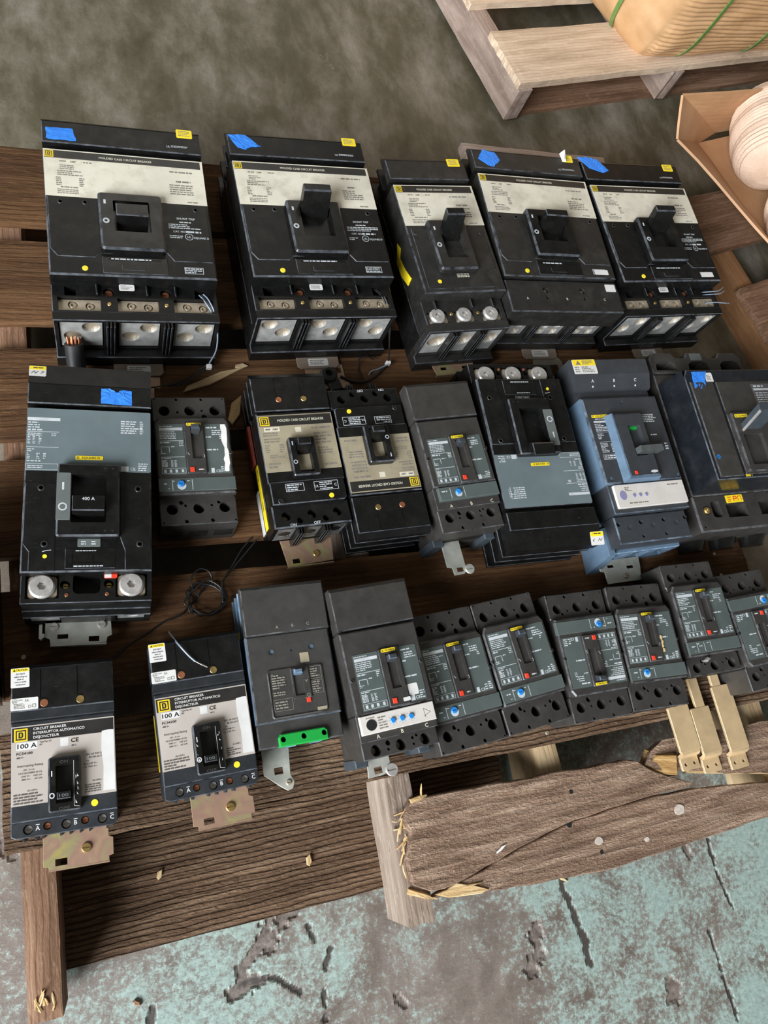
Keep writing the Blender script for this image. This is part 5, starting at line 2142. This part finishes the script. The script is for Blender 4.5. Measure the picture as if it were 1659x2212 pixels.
# ------------------------------------------------------------------ bulky black breaker at the right edge
def bulky(root, seed=1):
    H = 150.0
    bk = 'charcoal'
    w = 105
    m = MB()
    m.box(-w, w, -86, 150, 0, 88, 2)
    m.o('base', bk, root)
    slot = (-24, 18, -60, -3)
    m = MB()
    m.loft([[(-w + 2, -82, 88), (w - 2, -82, 88), (w - 2, 128, 88), (-w + 2, 128, 88)], [(-w + 5, -80, H - 2), (w - 5, -80, H - 2), (w - 5, 124, H - 2), (-w + 5, 124, H - 2)]], cap=False)
    m.solid([(-w + 5, -80), (w - 5, -80), (w - 5, 124), (-92, 124), (-w + 5, 112)], H - 2, H, 1.6, holes=[(rect(*slot), 1.9)])
    m.o('cover', 'black_gloss2', root)
    m = MB()
    m.box(-94, -44, -76, 100, H - .2, H + 2.4, 1.4)
    m.o('left_panel', bk, root)
    m = MB()
    m.box(-38, w - 10, -74, 100, H - .2, H + 1.6, 1.2, holes=[(rect(*slot), 1.7)])
    m.o('front_panel', bk, root)
    m = MB()
    m.solid(rrect(-36, 60, -72, 38, 4), H + 1.4, H + 9, 2.4, holes=[(rrect(*slot, 3), 7.4)])
    m.o('escutcheon', bk, root)
    yellow_badge(root, -30, -2, 27, 33, H + 9)
    # saddle toggle thrown to the line side
    m = MB()
    m.loft([[(-22, 2, H), (16, 2, H), (16, 12, H), (-22, 12, H)], [(-22, 18, H + 56), (22, 18, H + 56), (22, 30, H + 56), (-22, 30, H + 56)]])
    m.o('handle', 'tab_grey', root)
    m = MB()
    m.loft([[(-23, 0, H + 6), (-20.5, 0, H + 6), (-20.5, 4, H + 6), (-23, 4, H + 6)], [(-23, 15, H + 55), (-20.5, 15, H + 55), (-20.5, 19, H + 55), (-23, 19, H + 55)]])
    m.o('handle_edge', 'steel_bolt', root)
    m = MB()
    m.solid(rrect(38, 92, 50, 94, 1), H + 1.6, H + 2.0)
    pl = m.o('rating_plate', 'plum_label', root)
    m = MB()
    m.flat(40, 90, 81, 85, H + 2.2)
    m.greek(42, 70, 86, 92, 1, H + 2.2, seed)
    m.greek(42, 86, 56, 78, 5, H + 2.2, seed + 1, .8)
    m.o('plate_print', 'white_print', pl)
    m = MB()
    for a in range(8):
        m.line([(-86, -40), (-86 + 5 * math.cos(a * .785), -40 + 5 * math.sin(a * .785))], 1.1, H + 2.7)
    m.o('star_mark', 'signal_blue', root)
    tape(root, [(-88, 88), (-64, 86), (-60, 104), (-52, 120), (-84, 119)], H + 1.5, 7)
    sticker(root, rrect(-56, -40, 100, 118, 2), H + .2, 'sticker_white', 'blank_sticker')
    m = MB()
    m.greek(-53, -43, 103, 114, 4, H + .7, seed + 2)
    m.o('sticker_print', 'grey_print', root)
    m = MB()
    m.greek(-40, -6, -78.5, -72, 1, H + .25, seed + 8, .98, .7)
    m.o('lettering', 'logo_yellow', root)
    # line end: three cowled studs
    m = MB()
    m.solid([(-w - 2, 150), (w, 150), (w, 180), (94, 192), (56, 192), (48, 182), (26, 182), (20, 192), (-20, 192), (-26, 182), (-48, 182), (-56, 192), (-96, 192), (-w - 2, 182)], 0, 92, 2,
            holes=[([(x - 24, 156), (x + 24, 156), (x + 20, 170), (x + 12, 174), (x - 12, 174), (x - 22, 168)], 34) for x in (-74, 0, 74)])
    m.o('line_cowl', bk, root)
    for x in (-74, 0, 74):
        m = MB()
        m.cyl(x + 4, 163, 8, 58, 66, 6, 1)
        m.o('stud_nut', 'black_gloss', root)
    m = MB()
    m.solid(rrect(-14, 12, 176, 190, 1), 92, 92.5)
    m.o('cowl_label', 'grey_plastic', root)
    # load end
    zt = 86
    m = MB()
    m.box(-w, w, -150, -84, 20, zt, 3, holes=[(circ(-82, -112, 8, 16), 14), (rrect(-70, -50, -126, -96, 6), 26), (rect(-38, 6, -128, -104), 22), (circ(-95, -140, 2.5, 8), 5), (rect(36, 78, -128, -104), 22)])
    m.o('terminal_block', bk, root)
    m = MB()
    m.cyl(-82, -112, 6.5, zt - 12, zt + 3, 16, 1.5, holes=[(circ(-82, -112, 2.6, 8), 3)])
    m.o('terminal_stud', 'brass', root)
    sticker(root, rrect(-34, 4, -102, -88, 1), zt, 'sticker_yellow', 'symbol_sticker')
    m = MB()
    m.line([(-30, -92), (-22, -92)], 1.2, zt + .6)
    m.line([(-30, -96), (-22, -96)], 1.2, zt + .6)
    m.line([(-30, -99), (-24, -99)], 1.2, zt + .6)
    m.line([(-17, -99), (-17, -91), (-10, -91), (-10, -95), (-17, -95)], 1.6, zt + .6)
    m.line([(-7, -99), (-7, -91), (0, -91), (0, -99)], 1.2, zt + .6)
    m.o('symbols', 'signal_red', root)
    for x in (-70, 0, 70):
        m = MB()
        m.loft([[(x + 30 * math.cos(a * .2618), -150 - 0.1, 10 + 26 * max(0, math.sin(a * .2618))) for a in range(13)], [(x + 24 * math.cos(a * .2618), -166, 4 + 20 * max(0, math.sin(a * .2618))) for a in range(13)]])
        m.o('load_scoop', 'black_gloss', root)


b = breaker('bulky black breaker with blue tape and raised handle at the right frame edge', 1.062, .400, 0)
bulky(b, 1201)
# ------------------------------------------------------------------ leads, cable stub, copper bars
def wire_thing(name, label, cat, pts, r, material, n=7, group=None, tips=()):
    """wire through world points; the object's origin sits at its first point"""
    p0 = Vector(pts[0])
    m = MB()
    m.tube([Vector(p) - p0 for p in spline(pts, n)], r, 8)
    o = m.o(name, material, None, 1.0)
    o.location = p0
    tag(o, label, cat, group)
    return o


def lead(root, pts, r, material, name='lead_wire'):
    m = MB()
    m.tube(spline(pts, 7), r, 8)
    return m.o(name, material, root)


# shunt-trip leads belong to their breakers
for dx, dz in ((0, 0), (3, 1.5), (-3, -1)):
    lead(B_M1, [(92 + dx, -114, 96 + dz), (98 + dx, -126, 100 + dz), (108 + dx * .5, -146, 92 + dz), (114, -164, 66 + dz), (113, -176, 40 + dz), (104, -186, 20)], 1.2, 'wire_clear' if dx else 'wire_black')
m = MB()
m.solid(rrect(99, 108, -194, -187, 2), 14, 22, 1)
m.o('cable_tie', 'sticker_white', B_M1)
lead(B_M1, [(104, -186, 20), (84, -196, 12), (66, -207, 6), (44, -214, 5), (10, -222, 11), (-34, -222, 11), (-46, -210, 5), (-52, -192, 3)], 1.2, 'wire_black')
lead(B_M1, [(104, -187, 18), (86, -200, 9), (62, -212, 4), (40, -215, 3)], 1.3, 'wire_black')
for dx in (-2, 2):
    lead(B_M2, [(90 + dx, -110, 96), (100 + dx, -128, 98), (110 + dx, -150, 80), (118, -176, 40), (122, -196, 10)], 1.2, 'wire_black')
m = MB()
m.solid(rrect(117, 126, -199, -193, 2), 4, 13, 1)
m.o('cable_tie', 'sticker_white', B_M2)
lead(B_M2, [(122, -196, 7), (112, -204, 4), (96, -216, 2), (74, -226, 2), (52, -224, 2), (34, -214, 2)], 2.2, 'wire_black')
lead(B_M2, [(122, -198, 8), (104, -204, 5), (90, -208, 4), (84, -214, 3)], 1.3, 'wire_clear')
lead(B_M2, [(98, -186, 6), (84, -184, 12), (70, -188, 8), (68, -204, 2), (72, -222, 2)], 1.2, 'wire_black')
for k, (y, e) in enumerate(((-112, 8), (-118, 6), (-136, -4))):
    lead(B_M5, [(88, y, 94), (104, y - 4, 102), (122, y - 6 + e * .3, 104), (140, y - 2 + e, 100)], 1.1, 'wire_clear')

# cable stub clamped in the left lug of the widest breaker
cs = thing('cable_stub', 'cut black cable stub with bare copper strands in a breaker lug', 'cable', -.011, .638, DECK + .0015, -.4)
m = MB()
m.tube([(2, -40, 14.5), (1, -22, 30), (0, -5, 50)], 13, 22)
m.o('insulation', 'cable_jacket', cs)
rr = random.Random(5)
for k in range(14):
    a = k * 2.4
    rad = 1.5 + 5.5 * (k / 14) ** .5
    x, z = rad * math.cos(a), rad * math.sin(a)
    m = MB()
    m.tube([(x * 1.3, -7, 47 + z), (x * 1.4, -3.5, 51 + z * 1.2), (x * 1.5 + rr.uniform(-.6, .6), 0 + rr.uniform(0, 1.5), 55 + z * 1.3)], 1.5, 6)
    m.o('strand', 'copper', cs)

# tangle of black wire on the deck
z = DECK + .0016
loops = []
for k in range(34):
    a = -k * .62 + 1.2
    rx = .026 + .005 * math.sin(k * 1.7)
    ry = .022 + .004 * math.cos(k * 2.3)
    loops.append((.137 + rx * math.cos(a), .248 + ry * math.sin(a), z + .001 + .0008 * k * .55 + .001 * math.sin(k * 3.1)))
pts = [(.006, .181, z), (.030, .199, z), (.056, .212, z), (.080, .225, z), (.104, .233, z + .001)] + loops + [(.160, .262, z + .018), (.164, .270, z + .014), (.172, .283, z + .006), (.182, .296, z), (.198, .318, z - .001), (.214, .334, z)]
wire_thing('wire_coil', 'tangled coil of thin black wire on the deck above the 100 A breakers', 'wire', pts, .0013, 'wire_black', 5)
pts = [(.150, .268, z + .006), (.146, .285, z + .012), (.133, .291, z + .014), (.121, .281, z + .011), (.121, .264, z + .007), (.128, .252, z + .01)]
wire_thing('wire_loop', 'single loop of black wire standing up from the coil', 'wire', pts, .0012, 'wire_black', 6)
pts = [(.160, .268, z + .016), (.172, .280, z + .008), (.187, .296, z + .001), (.205, .314, z), (.222, .331, z)]
wire_thing('wire_lead', 'straight black lead running from the coil towards the back', 'wire', pts, .0013, 'wire_black', 6)
lead_root = wire_thing('wire_tail', 'pale blue wire with a bare strand end lying on a 100 A breaker', 'wire',
                       [(.082, .206, .150), (.081, .196, .185), (.087, .177, .2125), (.098, .161, .2130), (.106, .152, .2120)], .0013, 'wire_clear', 6)
for k in range(4):
    m = MB()
    m.tube([(.024, -.054, .0625), (.029 + .001 * k, -.0575 - .0008 * k, .0625), (.034 + .0014 * k, -.0595 - .0012 * k, .0615)], .0006, 5)
    m.o('bare_strand', 'steel_bolt', lead_root, 1.0)

# hidden feet of back-row brackets: yellow plated tabs on the deck
def loose_bracket(label, x, y, deg, loop, holes, z=DECK, mt='yellow_zinc_plate', t=2.0, screws=()):
    o = thing('mounting_bracket', label, 'bracket', x, y, z, deg, 'plated mounting brackets left on the deck')
    m = MB()
    m.solid(loop, 0, t, .4, holes=[(h, None) for h in holes], bottom=not holes)
    m.o('plate', mt, o)
    for s in screws:
        pan_screw(o, s[0], s[1], t, s[2], s[3], 2.4)
    return o


loose_bracket('yellow plated bracket peeking out beside the grey 400 A breaker cover', .092, .594, -4, [(-14, -26), (7, -26), (7, -8), (16, -8), (16, 12), (7, 12), (7, 30), (-14, 30)], [])
o = loose_bracket('yellow plated bracket with a black cable clamp behind the tan-plate breaker', .371, .601, 3, [(-38, -22), (42, -22), (42, -8), (36, -8), (36, 22), (-30, 22), (-30, 8), (-38, 8)], [rect(22, 32, 6, 16)])
m = MB()
m.solid(circ(6, 0, 15, 16), 2, 12, 3, holes=[(circ(6, 2, 6, 12), 8)])
m.solid([(4, -30), (26, -26), (22, -6), (2, -8)], 2, 9, 2)
m.o('clamp', 'black_matte', o)
loose_bracket('dull plated bracket behind the upside-down grey-plate breaker', .806, .612, 2, [(-30, -24), (34, -24), (34, 14), (26, 26), (-26, 26), (-30, 10)], [rect(-18, -8, -6, 6), rect(2, 22, -14, 8)], mt='zinc_dull')

# copper bars in front of the compact breakers
def copper_bar(label, x, y, deg, body, neck, foot):
    """flat bar with a joggled, twice-drilled foot; body = (length, width), neck = (length, width, offset)"""
    o = thing('copper_bar', label, 'copper bar', x, y, .146, deg, 'copper connecting bars on the front board')
    L, W = body
    m = MB()
    m.solid(rrect(-W / 2, W / 2, 0, L, 2.5), 0, 4.2, .5, bottom=True)
    m.o('blade', 'copper_bar', o)
    if neck:
        nl, nw, nx = neck
        m = MB()
        m.box(nx - nw / 2, nx + nw / 2, L - 1, L + nl, -1, 3.6, .5)
        m.o('neck', 'copper_bar', o)
    m = prof([(3, 4.2), (-3, 3.6), (-7, -1.5), (-9, -7.5), (-9, -11.5), (-4, -10.8), (-2, -5), (1.5, 0), (3, 0)], -W / 2 + foot[2], W / 2 - foot[2])
    m.o('joggle', 'copper_bar', o)
    m = MB()
    fw = W / 2 - foot[2]
    m.solid(rrect(-fw, fw, -8 - foot[0], -5, 2), -11.5, -7.5, .5, holes=[(circ(-fw * .5, -8 - foot[0] * .55, 2.8, 14), None), (circ(fw * .5, -8 - foot[0] * .55, 2.8, 14), None)])
    m.o('foot', 'copper_bar', o)
    return o


copper_bar('leftmost copper bar, broad and plain with no neck', .8625, -.0880, 1.5, (72, 41), None, (20, 0, 3))
copper_bar('middle copper bar of the three with a narrow neck', .9035, -.0970, 1, (72, 38), (55, 19, 3), (22, 0, 1.5))
copper_bar('rightmost copper bar, the longest blade of the three', .9585, -.1010, 1, (104, 39), (22, 18, -7), (22, 0, 1.5))

# breaker that only shows its right side at the left frame edge
b = breaker('worn black breaker cut off by the left edge of the picture', -.180, .255, 0)
tan_plate(b, seed=1301)


# ------------------------------------------------------------------ background pallets
def pallet_frame(name, label, x, y, deg, boards, stringers, bottoms, mt, mts, ztop=.11, mtb=None):
    p = thing(name, label, 'pallet', x, y, 0, deg)
    for i, (x0, x1, y0, y1) in enumerate(boards):
        plank('deck_board', p, ((x0 + x1) / 2, (y0 + y1) / 2), x1 - x0, y1 - y0, ztop - .018, ztop, mt, 0, seed=70 + i)
    for i, (x0, y0, y1) in enumerate(stringers):
        plank('stringer', p, (x0 + .02, (y0 + y1) / 2), y1 - y0, .04, .012 if bottoms else 0, ztop - .018, mts, 90, seed=80 + i, rough=.0004)
    for i, (x0, x1, y0, y1) in enumerate(bottoms):
        plank('bottom_board', p, ((x0 + x1) / 2, (y0 + y1) / 2), x1 - x0, y1 - y0, 0, .012, mtb or mts, 0, seed=90 + i)
    return p


pallet_frame('shipping_pallet', 'pale grey pallet under the kraft-wrapped bale', .952, 1.338, 15.2,
             [(0, 1.2, 0, .150), (-.01, 1.2, .232, .36), (-.01, 1.2, .44, .57), (-.01, 1.2, .66, .80), (0, 1.2, .88, 1.02)],
             [(.004, -.004, 1.02), (.50, -.004, 1.02), (1.15, -.004, 1.02)], [(.05, 1.19, .012, .10), (.05, 1.19, .45, .57)], 'wood_pale', 'wood_mauve', .112, 'wood_brown')
pallet_frame('box_pallet', 'reddish brown pallet under the open cardboard tray', 1.420, .690, 15.3,
             [(-.012, 1.0, .245, .393), (0, 1.0, -.10, .145), ],
             [(.03, -.40, .385), (.48, -.40, .385)], [], 'wood_brown', 'wood_rust', .100)

# ------------------------------------------------------------------ cardboard tray with rolls
tray = thing('cardboard_tray', 'open brown cardboard tray with splayed walls at the right', 'box', 1.5, 1.0, .100)


def panel(name, pts, th, parent, material):
    """quad panel (world coordinates) with thickness, subdivided and slightly buckled"""
    a, b_, c, d = (Vector(p) - Vector(parent.location) for p in pts)
    n = ((b_ - a).cross(d - a)).normalized() * th
    N = 10
    top, bot = [], []
    for j in range(N + 1):
        for i in range(N + 1):
            u, v = i / N, j / N
            p = (a * (1 - u) + b_ * u) * (1 - v) + (d * (1 - u) + c * u) * v
            w = noise.noise(p * 9 + Vector((3, 1, 7))) * .004
            p = p + n.normalized() * w
            top.append(tuple(p + n * .5))
            bot.append(tuple(p - n * .5))
    fs = []
    k = (N + 1) ** 2
    for j in range(N):
        for i in range(N):
            q = j * (N + 1) + i
            fs.append((q, q + 1, q + N + 2, q + N + 1))
            fs.append((k + q + N + 1, k + q + N + 2, k + q + 1, k + q))
    rim = [i for i in range(N + 1)] + [(j + 1) * (N + 1) - 1 for j in range(1, N + 1)] + [N * (N + 1) + i for i in range(N - 1, -1, -1)] + [j * (N + 1) for j in range(N - 1, 0, -1)]
    for q in range(len(rim)):
        r1, r2 = rim[q], rim[(q + 1) % len(rim)]
        fs.append((r2, r1, k + r1, k + r2))
    m = MB()
    m.add(top + bot, fs)
    return m.o(name, material, parent, 1.0)


inA = (1.400, 1.222, .112)
inB = (1.590, .735, .112)
panel('tray_wall', [(1.241, 1.133, .200), (1.560, .575, .200), inB, inA], .005, tray, 'cardboard')
panel('tray_wall', [(1.236, 1.200, .252), (1.241, 1.133, .200), inA, (1.470, 1.262, .114)], .005, tray, 'cardboard')
panel('tray_wall', [(1.236, 1.200, .252), (1.470, 1.262, .114), (1.95, 1.40, .114), (1.90, 1.335, .262)], .005, tray, 'cardboard')
panel('tray_floor', [inA, inB, (2.10, .90, .112), (1.95, 1.40, .112)], .005, tray, 'cardboard')


def jute_roll(label, c, r, L, ang, tilt=0.0):
    """ribbed roll lying on its side: wound ridges around the axis, domed ends"""
    o_rings = []
    N, K = 46, 30
    for j in range(N + 1):
        t = j / N
        x = (t - .5) * L
        e = abs(t - .5) * 2
        rad = r * (1 - .34 * e ** 3.2) * (.30 + .70 * min(1, (1 - e) * 9) ** .5 if e > .89 else 1)
        rad *= 1 + .022 * math.sin(j * 2.9) * (1 if e < .9 else .3)
        ring = []
        for k in range(K):
            a = 2 * math.pi * k / K
            q = rad * (1 + .03 * noise.noise((x * 12, math.cos(a) * 2, math.sin(a) * 2 + c[0] * 5)))
            ring.append((x, q * math.cos(a), q * math.sin(a)))
        o_rings.append(ring)
    m = MB()
    m.loft(o_rings, True, False)
    o = m.o('jute_roll', 'jute', None, 1.0)
    o.location = c
    o.rotation_euler = (0, tilt, ang * D2R)
    return tag(o, label, 'roll', 'beige ribbed rolls in the cardboard tray')


jute_roll('upper beige ribbed roll in the cardboard tray', (1.520, 1.172, .205), .088, .220, 70)
jute_roll('lower beige ribbed roll in the cardboard tray, nearer the camera', (1.535, .945, .205), .088, .190, 80)


# ------------------------------------------------------------------ kraft-wrapped bale with green straps
bale = thing('wrapped_bale', 'large kraft-paper bale bound with green straps', 'bale', 1.306, 1.462, .112, 13.5)


def bale_pt(s, zf, pleat=True):
    """point on the bale skin; s = position along front (x) from the near left corner, negative s runs along the left side"""
    Hh, W, Dp, r = .72, .95, .70, .05
    z = zf * Hh
    bulge = .028 * (1 - math.exp(-z / .03)) + .008 * math.sin(zf * 6)
    if s >= 0:
        x, y = s, 0.0
        nx, ny = 0.0, -1.0
    else:
        # the left side leans away from the square of the bale
        x, y = s * .22, -s * .97
        nx, ny = -.97, -.22
    d = abs(s)
    if d < r:
        t = (s + r) / (2 * r)
        nx, ny = -.97 * (1 - t), -1.0 * t - .22 * (1 - t)
        l = math.hypot(nx, ny)
        nx, ny = nx / l, ny / l
        x += .35 * (r - d) * .6
        y += .35 * (r - d) * .6
    ple = 0.0
    if s > .02:
        ple = .0058 * abs(math.sin(z * 260 + 4 * noise.noise((s * 5, z * 6, 1)) + s * 9)) ** .6 * (.7 + .6 * noise.noise((s * 9, z * 14, 4))) + .004 * noise.noise((s * 8, z * 40, 2))
    else:
        ple = .004 * noise.noise((s * 14 + z * 30, z * 10, 8)) + .003 * noise.noise((s * 40 + z * 20, z * 30, 3))
    k = bulge - .012 + (ple if pleat else .0025)
    return (x + nx * k, y + ny * k, z)


S = [-.70 + i * .02 for i in range(34)] + [-.03 + i * .0085 for i in range(113)]
ZF = [0, .003, .006] + [.009 + i * .0027 for i in range(130)] + [.40 + i * .06 for i in range(11)]
vsb = [bale_pt(s, zf) for zf in ZF for s in S]
ns = len(S)
fsb = [(j * ns + i, j * ns + i + 1, (j + 1) * ns + i + 1, (j + 1) * ns + i) for j in range(len(ZF) - 1) for i in range(ns - 1)]
# back corner closes the skin, top cap
far = [(.95, .68, ZF[j] * .72) for j in range(len(ZF))]
o0 = len(vsb)
vsb += far
for j in range(len(ZF) - 1):
    fsb.append((j * ns + ns - 1, o0 + j, o0 + j + 1, (j + 1) * ns + ns - 1))
    fsb.append((o0 + j, j * ns, (j + 1) * ns, o0 + j + 1))
fsb.append(tuple((len(ZF) - 1) * ns + i for i in range(ns)) + (o0 + len(ZF) - 1,))
m = MB()
m.add(vsb, fsb, True)
m.o('wrapping', 'kraft_paper', bale, 1.0)
for s0, s1 in ((-.115, -.115), (.125, .125), (.365, .365), (.60, .60)):
    m = MB()
    rings = []
    for j in range(0, 48):
        zf = .004 + j * .0105
        p = Vector(bale_pt(s0, zf, False))
        q = Vector(bale_pt(s0 + .011, zf, False))
        nrm = Vector((0, -1, 0)) if s0 > 0 else Vector((-.97, -.22, 0))
        p, q = p + nrm * .005, q + nrm * .005
        rings.append([tuple(p), tuple(q), tuple(q - nrm * .002), tuple(p - nrm * .002)])
    m.loft(rings, True)
    m.o('strap', 'strap_green', bale, 1.0)


# ------------------------------------------------------------------ crumbs and splinters
def chip(label, x, y, z, L, w, deg, material='wood_fresh', seed=1, h=.003, group='wood chips scattered about'):
    m = MB()
    r = random.Random(seed)
    m.solid([(-L / 2, -w * .2), (-L * .1, -w / 2), (L / 2, -w * .05), (L * .15, w / 2), (-L * .4, w * .3)], 0, h, h * .3, bottom=True)
    o = m.o('wood_chip', material, None, 1.0)
    o.location = (x, y, z)
    o.rotation_euler = (0, 0, deg * D2R)
    tag(o, label, 'wood chip', group)
    return o


chip('pale V-shaped wood chip on the lower board beside the middle stringer', .255, -.128, .0180, .017, .009, 75, seed=2)
chip('small curled wood chip lying left on the lower bottom board', .047, -.102, .0180, .014, .008, 60, seed=3)
chip('white sliver of wood on the split front board', .507, -.160, .1345, .020, .004, 25, 'paper_torn', 4, .002)
chip('pale splinter on the floor below the split front board', .665, -.246, .0005, .018, .005, -35, seed=5)
chip('long thin split sliver lying between the compact breaker and back row', .190, .600, DECK + .0012, .110, .014, 22, 'wood_tan', 6, .003)
chip('torn golden wood flake beside the black tan-plate breaker', .217, .545, DECK + .0012, .055, .018, 65, 'wood_fresh', 7, .004)
chip('short flake of pale wood near the top of the middle row', .236, .622, DECK + .0012, .022, .010, 5, 'wood_tan', 8, .003)
chip('brown pebble of debris on the floor by the left stringer', .005, -.252, .0005, .012, .007, -40, 'wood_brown', 9, .004)
